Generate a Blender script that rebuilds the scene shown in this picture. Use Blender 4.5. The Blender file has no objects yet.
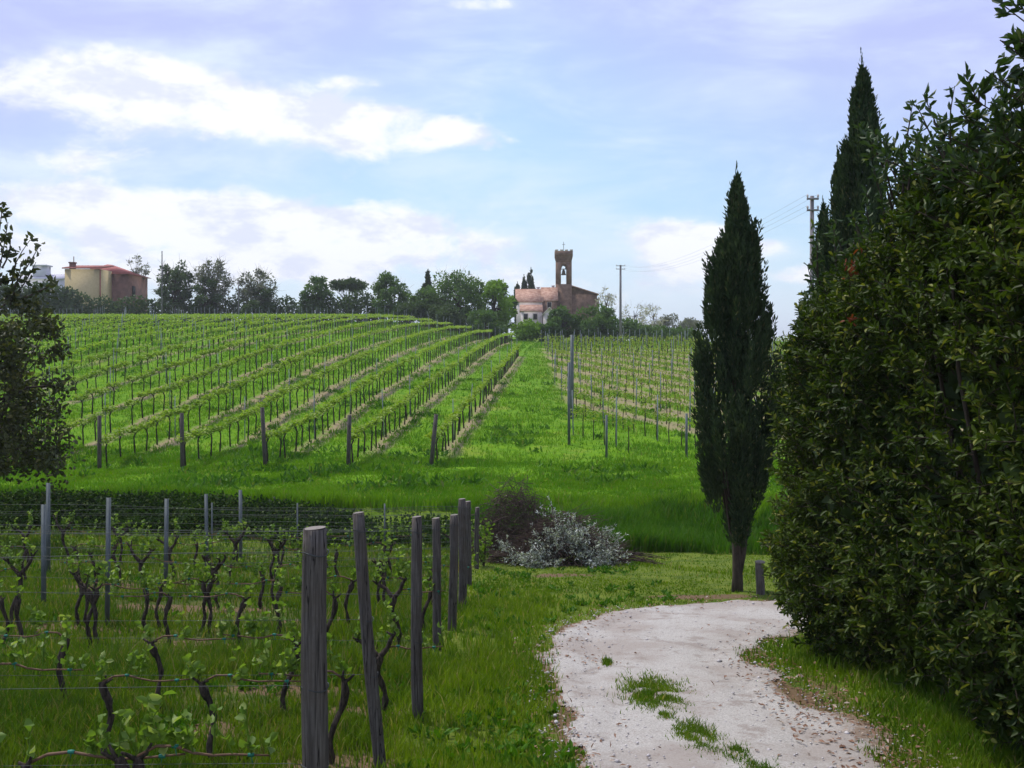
import bpy, math, random
import numpy as np
from math import radians as R, sin, cos, pi

rng = np.random.default_rng(7)
random.seed(7)
C = bpy.context.scene.collection
SC = bpy.context.scene

# ------------------------------------------------------------------ camera, sky, sun, exposure
F = 1000.0                       # focal length in pixels of the 1024-wide picture
cam_d = bpy.data.cameras.new('camera')
cam = bpy.data.objects.new('camera', cam_d); C.objects.link(cam)
cam.location = (0, 0, 0); cam.rotation_euler = (R(90), 0, 0)
cam_d.sensor_width = 36.0; cam_d.lens = 36.0 * F / 1024.0
cam_d.shift_y = -32.0 / 1024.0
cam_d.clip_start = 0.05; cam_d.clip_end = 9000
SC.camera = cam
SC.render.resolution_x = 1024; SC.render.resolution_y = 768

SUN_EL, SUN_AZ = 60.0, -48.0      # azimuth measured from the view direction (+Y) towards the right (+X)
SKY = 0.14
SC.view_settings.view_transform = 'Standard'; SC.view_settings.look = 'None'
SC.view_settings.gamma = 1.0; SC.view_settings.exposure = 0.12
SC.view_settings.use_curve_mapping = False

def px(x, y, d):
    """world point seen at picture position (x, y) at distance d along the view"""
    return ((x - 512) / F * d, d, (352 - y) / F * d)

class NT:
    def __init__(s, nt): s.t = nt
    def n(s, typ, **kw):
        o = s.t.nodes.new(typ)
        for k, v in kw.items(): setattr(o, k, v)
        return o
    def put(s, sock, v):
        if v is None: return
        if hasattr(v, 'is_output') or isinstance(v, bpy.types.NodeSocket): s.t.links.new(v, sock)
        else: sock.default_value = v
    def m(s, op, a, b=None, c=None, clamp=False):
        o = s.n('ShaderNodeMath', operation=op, use_clamp=clamp)
        s.put(o.inputs[0], a); s.put(o.inputs[1], b)
        if c is not None: s.put(o.inputs[2], c)
        return o.outputs[0]
    def mix(s, f, a, b, blend='MIX'):
        o = s.n('ShaderNodeMix', data_type='RGBA', blend_type=blend)
        s.put(o.inputs[0], f); s.put(o.inputs[6], col4(a)); s.put(o.inputs[7], col4(b))
        return o.outputs[2]
    def noise(s, vec, scale, detail=4, rough=.55, dist=0.0):
        o = s.n('ShaderNodeTexNoise'); s.put(o.inputs['Vector'], vec)
        o.inputs['Scale'].default_value = scale; o.inputs['Detail'].default_value = detail
        o.inputs['Roughness'].default_value = rough; o.inputs['Distortion'].default_value = dist
        return o.outputs[0]
    def step(s, v, a, b):
        o = s.n('ShaderNodeMapRange', interpolation_type='SMOOTHSTEP')
        s.put(o.inputs[0], v); s.put(o.inputs[1], a); s.put(o.inputs[2], b)
        return o.outputs[0]
    def comb(s, x, y, z):
        o = s.n('ShaderNodeCombineXYZ'); s.put(o.inputs[0], x); s.put(o.inputs[1], y); s.put(o.inputs[2], z)
        return o.outputs[0]
    def sep(s, v):
        o = s.n('ShaderNodeSeparateXYZ'); s.put(o.inputs[0], v); return o.outputs

def col4(c):
    return tuple(c) + (1.0,) if isinstance(c, (tuple, list)) and len(c) == 3 else c

world = bpy.data.worlds.new('World'); SC.world = world; world.use_nodes = True
def build_world():
    t = NT(world.node_tree); nt = world.node_tree; nt.nodes.clear()
    out = t.n('ShaderNodeOutputWorld'); bg = t.n('ShaderNodeBackground')
    sky = t.n('ShaderNodeTexSky', sky_type='NISHITA'); sky.sun_disc = False
    sky.sun_elevation = R(SUN_EL); sky.sun_rotation = R(SUN_AZ)
    sky.air_density = 1.0; sky.dust_density = 1.0; sky.ozone_density = 1.4; sky.altitude = 150
    tc = t.n('ShaderNodeTexCoord'); d = tc.outputs['Generated']
    x, y, z = t.sep(d)[:3]
    az = t.m('ARCTAN2', x, y); el = t.m('ARCSINE', z)
    # clouds: large banks placed by bearing and elevation, broken up by noise
    def A(p): return math.atan((p - 512) / F)
    def E(p, q): return math.atan((352 - q) / F * cos(A(p)))
    banks = [ # bearing and elevation written as picture places, half width, half height, strength
        (70, 88, 130, 30, .30), (135, 60, 48, 22, .20), (250, 112, 120, 30, .30), (390, 128, 100, 26, .27), (470, 135, 50, 12, .10),
        (40, 155, 90, 12, .10), (60, 205, 130, 20, .27), (220, 213, 150, 24, .31), (380, 240, 170, 26, .27), (150, 258, 190, 26, .22), (330, 280, 240, 24, .20),
        (685, 246, 44, 26, .50), (722, 240, 18, 14, .2), (765, 249, 26, 10, .34), (800, 274, 30, 10, .34), (640, 292, 110, 20, .18),
        (485, 4, 36, 8, .26), (352, 82, 32, 7, .22)]
    p = t.comb(az, t.m('MULTIPLY', el, 1.7), 0.0)
    n1 = t.noise(p, 11.0, 9, .60, .3)
    n2 = t.noise(t.comb(az, t.m('MULTIPLY', el, 3.2), 3.0), 5.0, 5, .6, .4)
    bias = None
    for (cx, cy, hw, hh, s) in banks:
        dx = t.m('MULTIPLY', t.m('SUBTRACT', az, A(cx)), F / hw * .95)
        dy = t.m('MULTIPLY', t.m('SUBTRACT', el, E(cx, cy)), F / hh)
        r2 = t.m('ADD', t.m('MULTIPLY', dx, dx), t.m('MULTIPLY', dy, dy))
        g = t.m('MULTIPLY', t.m('DIVIDE', 1.0, t.m('ADD', 1.0, t.m('MULTIPLY', r2, r2))), s)
        bias = g if bias is None else t.m('ADD', bias, g)
    # away from the view the clouds simply come as they like
    side = t.step(t.m('ABSOLUTE', az), .62, .9)
    bias = t.m('ADD', bias, t.m('MULTIPLY', side, .13))
    dens = t.m('ADD', n1, t.m('MULTIPLY', bias, 1.0))
    cl = t.step(dens, .675, .90)
    veil = t.m('MULTIPLY', t.step(t.m('ADD', n2, t.m('MULTIPLY', bias, .45)), .38, .85), .8)
    low = t.m('MULTIPLY', t.step(el, .15, .0), .8)
    veil = t.m('MAXIMUM', veil, low)
    shade = t.step(t.noise(t.comb(az, t.m('MULTIPLY', el, 2.0), 7.0), 13.0, 6, .6), .38, .55)
    skyc = t.mix(1.0, sky.outputs[0], (1.10, 1.05, .95), 'MULTIPLY')
    skyc = t.mix(.62, skyc, (3.25, 5.35, 7.45))
    # the photograph's sky turns lavender high up on both sides
    lav = t.m('MULTIPLY', t.step(t.m('ADD', t.m('MULTIPLY', el, 1.5), t.m('MULTIPLY', t.m('ABSOLUTE', az), .5)), .25, .66), .82)
    K = SKYK
    skyc = t.mix(lav, skyc, (3.6 * K, 3.8 * K, 6.7 * K))
    skyc = t.mix(veil, skyc, (5.7 * K, 6.5 * K, 7.3 * K))
    white = t.mix(shade, (5.5 * K, 5.8 * K, 7.0 * K), (7.2 * K, 7.3 * K, 7.5 * K))
    c = t.mix(t.m('MULTIPLY', cl, .92), skyc, white)
    t.put(bg.inputs[0], c); bg.inputs[1].default_value = SKY
    nt.links.new(bg.outputs[0], out.inputs[0])
SKYK = 1.0
build_world()

sl = bpy.data.lights.new('sun', 'SUN'); sl.energy = 3.3; sl.angle = R(2.5); sl.color = (1.0, .955, .88)
sun = bpy.data.objects.new('sun', sl); C.objects.link(sun)
sun.rotation_euler = (R(90 - SUN_EL), 0, R(180 - SUN_AZ))
sun.location = (30, 30, 60)

# ------------------------------------------------------------------ materials
def mat(name):
    m = bpy.data.materials.new(name); m.use_nodes = True
    m.node_tree.nodes.clear(); t = NT(m.node_tree)
    out = t.n('ShaderNodeOutputMaterial')
    return m, t, out

def plain(name, c1, c2, scale=6.0, rough=.8, stretch=(1, 1, 1), bump=.0, metal=0.0, spec=.3):
    m, t, out = mat(name); b = t.n('ShaderNodeBsdfPrincipled')
    tc = t.n('ShaderNodeTexCoord'); mp = t.n('ShaderNodeMapping'); mp.inputs['Scale'].default_value = stretch
    t.put(mp.inputs[0], tc.outputs['Object'])
    n = t.noise(mp.outputs[0], scale, 6, .65)
    t.put(b.inputs['Base Color'], t.mix(t.step(n, .3, .7), c1, c2))
    b.inputs['Roughness'].default_value = rough; b.inputs['Metallic'].default_value = metal
    b.inputs['Specular IOR Level'].default_value = spec
    if bump:
        bp = t.n('ShaderNodeBump'); bp.inputs['Strength'].default_value = bump; bp.inputs['Distance'].default_value = .02
        t.put(bp.inputs['Height'], n); t.put(b.inputs['Normal'], bp.outputs[0])
    m.node_tree.links.new(b.outputs[0], out.inputs[0]); return m

def leafy(name, c1, c2, c3=None, rough=.55, trans=.3, nscale=.6, spec=.3, odd=.06, tcol=None, own=.55):
    """leaf material: each leaf has its own tint, patches differ, a few leaves are of a third colour"""
    m, t, out = mat(name); b = t.n('ShaderNodeBsdfPrincipled'); tr = t.n('ShaderNodeBsdfTranslucent')
    g = t.n('ShaderNodeNewGeometry'); rnd = g.outputs['Random Per Island']
    n = t.noise(g.outputs['Position'], nscale, 3, .5)
    if own < .5:
        n = t.m('ADD', t.m('MULTIPLY', n, .5), t.m('MULTIPLY', t.noise(g.outputs['Position'], nscale * 4.7, 4, .6), .5))
        n = t.step(n, .38, .62)
    else: n = t.step(n, .3, .7)
    f = t.m('ADD', t.m('MULTIPLY', rnd, own), t.m('MULTIPLY', n, 1 - own))
    c = t.mix(f, c1, c2)
    if c3: c = t.mix(t.step(t.m('FRACT', t.m('MULTIPLY', rnd, 17.31)), 1 - odd, 1 - odd + .01), c, c3)
    t.put(b.inputs['Base Color'], c); b.inputs['Roughness'].default_value = rough
    b.inputs['Specular IOR Level'].default_value = spec
    t.put(tr.inputs[0], t.mix(1.0, c, tcol or (1.25, 1.35, .6), 'MULTIPLY'))
    mx = t.n('ShaderNodeMixShader'); mx.inputs[0].default_value = trans
    m.node_tree.links.new(b.outputs[0], mx.inputs[1]); m.node_tree.links.new(tr.outputs[0], mx.inputs[2])
    m.node_tree.links.new(mx.outputs[0], out.inputs[0]); return m

M = {}
M['bark'] = plain('bark', (.030, .022, .016), (.075, .058, .042), 14, .95, (1, 1, .3), .6)
M['vine_bark'] = plain('vine_bark', (.012, .010, .008), (.085, .064, .047), 48, .95, (1, 1, .22), 1.0)
M['cane'] = plain('cane', (.10, .055, .03), (.17, .10, .06), 30, .8)
M['hill_bark'] = plain('hill_bark', (.018, .015, .012), (.045, .035, .028), 14, .95)
def weathered():
    m, t, out = mat('post_wood'); b = t.n('ShaderNodeBsdfPrincipled'); tc = t.n('ShaderNodeTexCoord')
    def st(sx, sz): 
        mp = t.n('ShaderNodeMapping'); mp.inputs['Scale'].default_value = (sx, sx, sz); t.put(mp.inputs[0], tc.outputs['Object']); return mp.outputs[0]
    g = t.n('ShaderNodeNewGeometry').outputs['Position']
    grain = t.noise(st(1, .035), 85, 5, .7); blot = t.noise(g, 5.5, 6, .7); crack = t.noise(st(1, .03), 26, 3, .5, 1.2); moss = t.noise(g, 11, 5, .7)
    c = t.mix(t.step(grain, .3, .7), (.052, .046, .042), (.155, .138, .122))
    c = t.mix(t.m('MULTIPLY', t.step(blot, .42, .66), .6), c, (.085, .068, .055))
    ck = t.step(t.m('ABSOLUTE', t.m('SUBTRACT', crack, .5)), .018, .004)
    c = t.mix(t.m('MULTIPLY', ck, .85), c, (.012, .010, .009))
    c = t.mix(t.m('MULTIPLY', t.step(moss, .6, .75), .5), c, (.10, .105, .06))
    t.put(b.inputs['Base Color'], c); b.inputs['Roughness'].default_value = .95; b.inputs['Specular IOR Level'].default_value = .15
    bp = t.n('ShaderNodeBump'); bp.inputs['Strength'].default_value = .9; bp.inputs['Distance'].default_value = .006
    t.put(bp.inputs['Height'], t.m('SUBTRACT', grain, ck)); t.put(b.inputs['Normal'], bp.outputs[0])
    m.node_tree.links.new(b.outputs[0], out.inputs[0]); return m
M['post_wood'] = weathered()
M['post_top'] = plain('post_top', (.16, .14, .12), (.26, .23, .2), 24, .9, (1, 1, 1), .4)
M['steel'] = plain('steel', (.075, .092, .092), (.15, .17, .168), 9, .6, (1, 1, .3), 0, .35)
M['concrete_post'] = plain('concrete_post', (.13, .16, .16), (.24, .27, .27), 6, .85)
M['wire'] = plain('wire', (.035, .04, .04), (.08, .09, .09), 20, .6, metal=.3)
M['tie'] = plain('tie', (.012, .13, .085), (.02, .19, .13), 20, .5)
M['pole_wood'] = plain('pole_wood', (.14, .13, .14), (.24, .22, .22), 8, .85, (1, 1, .1))
M['stucco'] = plain('stucco', (.47, .37, .19), (.55, .44, .24), 2.5, .9)
M['brick_red'] = plain('brick_red', (.14, .075, .058), (.22, .115, .088), 1.2, .9)
M['brick_brown'] = plain('brick_brown', (.12, .070, .045), (.24, .150, .100), 1.4, .9)
M['stone_pale'] = plain('stone_pale', (.38, .34, .29), (.52, .48, .42), .8, .9)
M['roof_red'] = plain('roof_red', (.24, .075, .055), (.33, .12, .09), 1.3, .85)
M['roof_bright'] = plain('roof_bright', (.30, .085, .07), (.42, .14, .115), 1.3, .85)
M['terracotta'] = plain('terracotta', (.24, .115, .075), (.46, .29, .21), 1.7, .85)
M['plaster'] = plain('plaster', (.52, .46, .44), (.70, .62, .59), .7, .9)
M['shed_wall'] = plain('shed_wall', (.46, .45, .50), (.6, .58, .62), .5, .85)
M['dark_open'] = plain('dark_open', (.015, .013, .012), (.03, .026, .024), 2, .8)
M['bronze'] = plain('bronze', (.10, .09, .06), (.16, .14, .09), 4, .5, metal=.6)
M['grass'] = leafy('grass', (.060, .140, .004), (.185, .265, .011), (.30, .27, .085), .6, .35, .45, .2, .07, own=.35)
M['grass_vineyard_shade_tint'] = leafy('grass_vineyard_shade_tint', (.040, .105, .004), (.140, .205, .010), (.22, .19, .06), .6, .35, .8, .2, .10, own=.35)  # weedy vineyard grass, with the left foreground's shade put into its colour
M['grass_bank'] = leafy('grass_bank', (.034, .115, .004), (.085, .20, .007), (.13, .18, .03), .6, .3, .5, .2, .06, own=.35)
M['grass_hill'] = leafy('grass_hill', (.066, .185, .003), (.150, .285, .006), (.22, .24, .05), .6, .35, .25, .2, .06, own=.35)
M['vine_leaf'] = leafy('vine_leaf', (.085, .17, .018), (.19, .28, .04), (.25, .32, .08), .5, .45, 3, .3, .12)
M['hill_leaf'] = leafy('hill_leaf', (.14, .245, .014), (.27, .375, .035), (.35, .41, .09), .55, .4, .4, .25, .08)
M['young_leaf'] = leafy('young_leaf', (.16, .24, .02), (.27, .33, .05), None, .55, .4, .4)
M['laurel_leaf'] = leafy('laurel_leaf', (.010, .028, .003), (.066, .102, .009), (.17, .185, .03), .5, .28, .55, .14, .09, own=.4)
M['laurel_tip'] = leafy('laurel_tip', (.018, .044, .010), (.055, .098, .020), (.12, .15, .035), .45, .3, .9, .35, .05)
M['red_leaf'] = leafy('red_leaf', (.15, .035, .014), (.24, .06, .022), None, .5, .3, 3)
M['cypress'] = leafy('cypress', (.020, .042, .020), (.058, .088, .036), (.085, .095, .045), .8, .22, 1.6, .12, .05)
M['left_leaf'] = leafy('left_leaf', (.028, .042, .010), (.080, .088, .020), (.16, .15, .05), .5, .3, .8, .3, .06)
M['ivy'] = leafy('ivy', (.012, .034, .006), (.042, .085, .012), (.09, .13, .03), .65, .25, .9, .12, .08)
M['tree_mid'] = leafy('tree_mid', (.050, .110, .028), (.115, .19, .050), (.13, .20, .06), .65, .35, .28, .2, .05)
M['tree_dark'] = leafy('tree_dark', (.038, .072, .028), (.080, .120, .048), None, .65, .3, .28, .2)
M['tree_light'] = leafy('tree_light', (.11, .22, .022), (.19, .30, .035), None, .65, .35, .28, .2)
M['tree_grey'] = leafy('tree_grey', (.11, .125, .085), (.19, .20, .145), None, .7, .25, .28, .2)
M['tree_blossom'] = leafy('tree_blossom', (.33, .31, .29), (.50, .48, .44), None, .7, .3, .4, .2)
M['twig_grey'] = plain('twig_grey', (.12, .11, .10), (.22, .20, .18), 9, .9)
M['twig_brown'] = plain('twig_brown', (.045, .030, .024), (.10, .07, .055), 9, .95)
M['olive_leaf'] = leafy('olive_leaf', (.14, .17, .13), (.44, .48, .43), (.66, .69, .64), .5, .2, 4, .3, .3)
M['litter'] = leafy('litter', (.16, .08, .05), (.30, .18, .12), (.42, .34, .28), .85, .1, 3, .2, .2)
M['pebble'] = plain('pebble', (.30, .28, .27), (.62, .58, .56), 12, .9)

# ------------------------------------------------------------------ mesh helpers
def new_obj(name, me, parent=None):
    o = bpy.data.objects.new(name, me); C.objects.link(o)
    if parent: o.parent = parent
    return o

def mesh_np(name, V, faces, m, smooth=False):
    me = bpy.data.meshes.new(name)
    V = np.asarray(V, dtype=np.float32).reshape(-1, 3)
    faces = [np.asarray(f, dtype=np.int32) for f in faces if len(f)]
    me.vertices.add(len(V)); me.vertices.foreach_set('co', V.ravel())
    lt = np.concatenate([np.full(len(f), f.shape[1], np.int32) for f in faces])
    li = np.concatenate([f.ravel() for f in faces])
    ls = np.concatenate([[0], np.cumsum(lt)[:-1]]).astype(np.int32)
    me.loops.add(len(li)); me.loops.foreach_set('vertex_index', li)
    me.polygons.add(len(lt)); me.polygons.foreach_set('loop_start', ls); me.polygons.foreach_set('loop_total', lt)
    if smooth: me.polygons.foreach_set('use_smooth', np.ones(len(lt), dtype=bool))
    me.update(calc_edges=True); me.validate()
    for mm in (m if isinstance(m, (list, tuple)) else [m]): me.materials.append(mm)
    return me

class G:
    """collects verts, quads and tris of one mesh"""
    def __init__(s): s.V = []; s.Q = []; s.T = []; s.n = 0
    def add(s, V, Q=None, T=None):
        V = np.asarray(V, float).reshape(-1, 3)
        if Q is not None and len(Q): s.Q.append(np.asarray(Q) + s.n)
        if T is not None and len(T): s.T.append(np.asarray(T) + s.n)
        s.V.append(V); s.n += len(V)
    def mesh(s, name, m, smooth=False):
        f = []
        if s.Q: f.append(np.concatenate(s.Q))
        if s.T: f.append(np.concatenate(s.T))
        return mesh_np(name, np.concatenate(s.V), f, m, smooth)
    def build(s, name, m, parent=None, smooth=False):
        return new_obj(name, s.mesh(name, m, smooth), parent)
    def box(s, x0, x1, y0, y1, z0, z1):
        V = [(x, y, z) for z in (z0, z1) for y in (y0, y1) for x in (x0, x1)]
        s.add(V, [(0, 2, 3, 1), (4, 5, 7, 6), (0, 1, 5, 4), (2, 6, 7, 3), (0, 4, 6, 2), (1, 3, 7, 5)])
    def tube(s, pts, rad, k=6, cap=True):
        pts = np.asarray(pts, float); n = len(pts); rad = np.broadcast_to(np.asarray(rad, float), (n,))
        t = np.gradient(pts, axis=0); t /= np.linalg.norm(t, axis=1, keepdims=True) + 1e-9
        ref = np.array([0, 0, 1.0]) if abs(t[:, 2]).mean() < .8 else np.array([1.0, 0, 0])
        u = np.cross(t, ref); u /= np.linalg.norm(u, axis=1, keepdims=True) + 1e-9
        v = np.cross(t, u); a = np.arange(k) * 2 * pi / k
        ring = pts[:, None] + rad[:, None, None] * (np.cos(a)[None, :, None] * u[:, None] + np.sin(a)[None, :, None] * v[:, None])
        V = ring.reshape(-1, 3); i = np.arange(n - 1)[:, None] * k; j = np.arange(k)[None]
        jn = (j + 1) % k
        Q = np.stack([i + j, i + jn, i + k + jn, i + k + j], -1).reshape(-1, 4)
        T = []
        if cap:
            V = np.concatenate([V, pts[:1], pts[-1:]]); c0, c1 = n * k, n * k + 1
            for q in range(k):
                T.append((c0, (q + 1) % k, q)); T.append((c1, (n - 1) * k + q, (n - 1) * k + (q + 1) % k))
        s.add(V, Q, T)

def unit(v):
    v = np.asarray(v, float); return v / (np.linalg.norm(v, axis=-1, keepdims=True) + 1e-9)
def rdir(n, up=0.0):
    v = rng.normal(size=(n, 3)); v[:, 2] += up; return unit(v)

def add_leaves(g, P, D, L, W, fold=.25, six=False, roll=None):
    """leaves that start at P, point along D; every leaf is its own little folded face pair"""
    P = np.asarray(P, float); D = unit(D); n = len(P)
    L = np.broadcast_to(L, (n,))[:, None]; W = np.broadcast_to(W, (n,))[:, None]
    r = rdir(n) if roll is None else unit(roll + rdir(n) * .45)
    S = unit(np.cross(D, r)); N = np.cross(S, D)
    if six:
        a = P + D * L * .3; b = P + D * L * .68; up = N * W * fold
        V = np.stack([P, a + S * W * .42 + up, b + S * W * .46 + up, P + D * L - N * L * .1, b - S * W * .46 + up, a - S * W * .42 + up], 1).reshape(-1, 3)
        o = np.arange(n)[:, None] * 6
        g.add(V, np.concatenate([o + [0, 1, 2, 3], o + [0, 3, 4, 5]]))
    else:
        a = P + D * L * .5; up = N * W * fold
        V = np.stack([P, a + S * W * .5 + up, P + D * L, a - S * W * .5 + up], 1).reshape(-1, 3)
        o = np.arange(n)[:, None] * 4
        g.add(V, None, np.concatenate([o + [0, 1, 2], o + [0, 2, 3]]))

def add_blades(g, P, h, w, lean=.35, fine=True, az=None):
    n = len(P); a = rng.uniform(0, 2 * pi, n) if az is None else az
    h = np.broadcast_to(h, (n,)); w = np.broadcast_to(w, (n,))
    S = np.stack([np.cos(a), np.sin(a), 0 * a], 1) * w[:, None] * .5
    b = rng.uniform(0, 2 * pi, n); ln = rng.uniform(.05, 1, n) * lean * h
    Bd = np.stack([np.cos(b), np.sin(b), 0 * b], 1) * ln[:, None]
    up = np.stack([0 * h, 0 * h, h], 1)
    if fine:
        mid = P + Bd * .35 + up * .6
        V = np.stack([P - S, P + S, mid + S * .7, mid - S * .7, P + Bd + up], 1).reshape(-1, 3)
        o = np.arange(n)[:, None] * 5
        g.add(V, o + [0, 1, 2, 3], o + [3, 2, 4])
    else:
        V = np.stack([P - S, P + S, P + Bd + up], 1).reshape(-1, 3)
        g.add(V, None, np.arange(n)[:, None] * 3 + [0, 1, 2])

def tag(o, label=None, cat=None, group=None, kind=None):
    if label: o['label'] = label
    if cat: o['category'] = cat
    if group: o['group'] = group
    if kind: o['kind'] = kind
    return o
def empty(name, loc, label=None, cat=None, group=None, rz=0.0):
    o = bpy.data.objects.new(name, None); C.objects.link(o)
    o.location = loc; o.rotation_euler = (0, 0, rz); o.empty_display_size = .2
    return tag(o, label, cat, group)
def dup(o, loc, rz=0.0, scale=1.0, label=None, group=None):
    r = o.copy(); C.objects.link(r); r.location = loc; r.rotation_euler = (0, 0, rz); r.scale = (scale,) * 3
    if label: r['label'] = label
    if group: r['group'] = group
    for ch in o.children:
        c = ch.copy(); C.objects.link(c); c.parent = r
        for gch in ch.children:
            d = gch.copy(); C.objects.link(d); d.parent = c
    return r

_ONES = 'zeroth first second third fourth fifth sixth seventh eighth ninth tenth eleventh twelfth thirteenth fourteenth fifteenth sixteenth seventeenth eighteenth nineteenth'.split()
_TENS = {2: ('twentieth', 'twenty'), 3: ('thirtieth', 'thirty'), 4: ('fortieth', 'forty'), 5: ('fiftieth', 'fifty'), 6: ('sixtieth', 'sixty'), 7: ('seventieth', 'seventy'), 8: ('eightieth', 'eighty'), 9: ('ninetieth', 'ninety')}
def ordinal(n):
    if n < 20: return _ONES[n]
    a, b = divmod(n, 10)
    if a > 9: return str(n) + 'th'
    return _TENS[a][0] if b == 0 else _TENS[a][1] + '-' + _ONES[b]

# ------------------------------------------------------------------ terrain
def _hash(ix, iy, seed):
    h = (ix.astype(np.int64) * 374761393 + iy.astype(np.int64) * 668265263 + seed * 1442695041) & 0x7fffffff
    h = ((h ^ (h >> 13)) * 1274126177) & 0x7fffffff
    return ((h ^ (h >> 16)) & 0xffff) / 65535.0
def vnoise(x, y, seed=0):
    x = np.asarray(x, float); y = np.asarray(y, float)
    ix, iy = np.floor(x), np.floor(y); fx, fy = x - ix, y - iy
    fx = fx * fx * (3 - 2 * fx); fy = fy * fy * (3 - 2 * fy)
    a, b = _hash(ix, iy, seed), _hash(ix + 1, iy, seed); c, d = _hash(ix, iy + 1, seed), _hash(ix + 1, iy + 1, seed)
    return (a + (b - a) * fx) * (1 - fy) + (c + (d - c) * fx) * fy - .5
def fbm(x, y, seed=0, o=4):
    s, a = 0, 1.0
    for k in range(o):
        s = s + a * vnoise(x, y, seed + k * 17); x = np.asarray(x) * 2.03 + 5.1; y = np.asarray(y) * 2.03 + 1.7; a *= .5
    return s
def sst(v, a, b):
    t = np.clip((np.asarray(v, float) - a) / (b - a), 0, 1); return t * t * (3 - 2 * t)

def foot(x): return 22.8 + 3.9 * sst(4 - np.asarray(x, float), 0, 16)
LK = [(35, -4.05), (37.5, -3.95), (47, -2.8), (57, -1.5), (67, -.3), (76, .6), (90, 1.7), (110, 3.0), (140, 4.2), (165, 4.6), (230, 4.6), (400, 0), (1200, -25)]
RK = [(35, -3.95), (37.5, -3.85), (45, -3.5), (58, -2.8), (75, -1.7), (92, -.4), (105, .3), (125, 1.2), (145, 1.5), (175, 1.6), (230, -1.0), (400, -9), (1200, -30)]
def _prof(x, d):
    t = sst(4 - x, 0, 22); ft = foot(x); bw = 3.6 - 2.2 * sst(4 - x, 0, 12)
    plane = lambda q: -2.2 - .105 * np.maximum(q, -3)
    ztop = -4.12 - .02 * (1 - t)
    ks = [ft, ft + bw, ft + bw + 2.5] + [np.full_like(x, a[0]) for a in LK]
    # the R knots share the L knots' places closely enough: resample them
    rk = np.interp([a[0] for a in LK], [a[0] for a in RK], [a[1] for a in RK])
    zs = [np.maximum(plane(ft), -4.80), ztop, ztop + .02] + [a[1] * t + b * (1 - t) for a, b in zip(LK, rk)]
    z = np.where(d < ft, np.maximum(plane(d), -4.80), zs[-1])
    for i in range(len(ks) - 1):
        a, b = ks[i], ks[i + 1]; m = (d >= a) & (d < b); w = (d - a) / np.maximum(b - a, .01)
        z = np.where(m, zs[i] + (zs[i + 1] - zs[i]) * w, z)
    return z
def H(x, y, fine=True):
    x, y = np.broadcast_arrays(np.asarray(x, float), np.asarray(y, float))
    s = np.where(y < 33, .18, np.minimum(.07 * y, 9))
    z = (_prof(x, y - s) + _prof(x, y) * 2 + _prof(x, y + s)) / 4
    z = z + 2.6 * np.exp(-(((x - 6) / 26) ** 2 + ((y - 205) / 32) ** 2))
    far = sst(y, 700, 1300) * (1 - sst(y, 3200, 4200))
    z = z + far * (30 + 34 * np.clip(fbm(x / 520, y / 700, 5, 3) + .35, 0, 2))
    z = z + .16 * fbm(x / 1.4, y / 1.1, 53, 3) * sst(y - foot(x), 1.0, 4) * (1 - sst(y, 60, 110))
    z = z + .10 * fbm(x / 3.0, y / 3.0, 31, 3) * sst(y, 1, 12) * (1 - sst(np.abs(x), 200, 400))
    if fine: z = z + .035 * fbm(x / .5, y / .5, 77, 3) * (1 - .75 * inside(x, y))
    return z

PATH = np.array([(1.25, -3), (1.0, 2), (.72, 5), (.50, 7.07), (.37, 8.37), (.33, 9.87), (.40, 11.4), (.80, 13.1), (1.6, 14.6), (2.83, 15.25), (4.28, 15.5), (7, 15.6), (14, 15.2), (14, 13.3), (7, 13.5), (4.6, 13.35),
                 (3.5, 12.75), (2.92, 11.7), (2.66, 10.6), (2.62, 9.6), (2.76, 8.37), (2.84, 7.07), (2.95, 5), (3.0, 2), (3.4, -3)])
def sdf_path(x, y):
    x = np.asarray(x, float); y = np.asarray(y, float); shp = np.broadcast(x, y).shape
    x, y = [np.broadcast_to(a, shp).ravel() for a in (x, y)]
    best = np.full(x.shape, 1e9); ins = np.zeros(x.shape, bool)
    for (ax, ay), (bx, by) in zip(PATH, np.roll(PATH, -1, 0)):
        ex, ey = bx - ax, by - ay; t = np.clip(((x - ax) * ex + (y - ay) * ey) / (ex * ex + ey * ey), 0, 1)
        best = np.minimum(best, (x - ax - t * ex) ** 2 + (y - ay - t * ey) ** 2)
        c = ((ay > y) != (by > y)) & (x < (bx - ax) * (y - ay) / (by - ay + 1e-12) + ax); ins ^= c
    return (np.sqrt(best) * np.where(ins, -1, 1)).reshape(shp)
def inside(x, y):
    """1 on the track, 0 well off it"""
    shp = np.broadcast(x, y).shape
    x = np.broadcast_to(x, shp).ravel(); y = np.broadcast_to(y, shp).ravel()
    r = np.zeros(x.shape); m = (y < 18) & (x > -2) & (x < 18)
    if m.any(): r[m] = 1 - sst(sdf_path(x[m], y[m]), -.25, .15)
    return r.reshape(shp)
ISLES = [(1.33, 9.25, .24, .55), (1.45, 7.85, .14, .42), (1.62, 7.4, .10, .25), (1.75, 6.9, .12, .22), (1.3, 8.5, .07, .2), (1.02, 10.7, .04, .14)]
def isles(x, y):
    r = np.zeros(np.broadcast(x, y).shape)
    for (a, b, sx, sy) in ISLES: r = np.maximum(r, np.exp(-((x - a) / sx) ** 2 - ((y - b) / sy) ** 2))
    return r
def trackness(x, y):
    s = sdf_path(x, y) + .42 * fbm(np.asarray(x) / .8, np.asarray(y) / 1.0, 11, 5)
    return s

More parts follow.
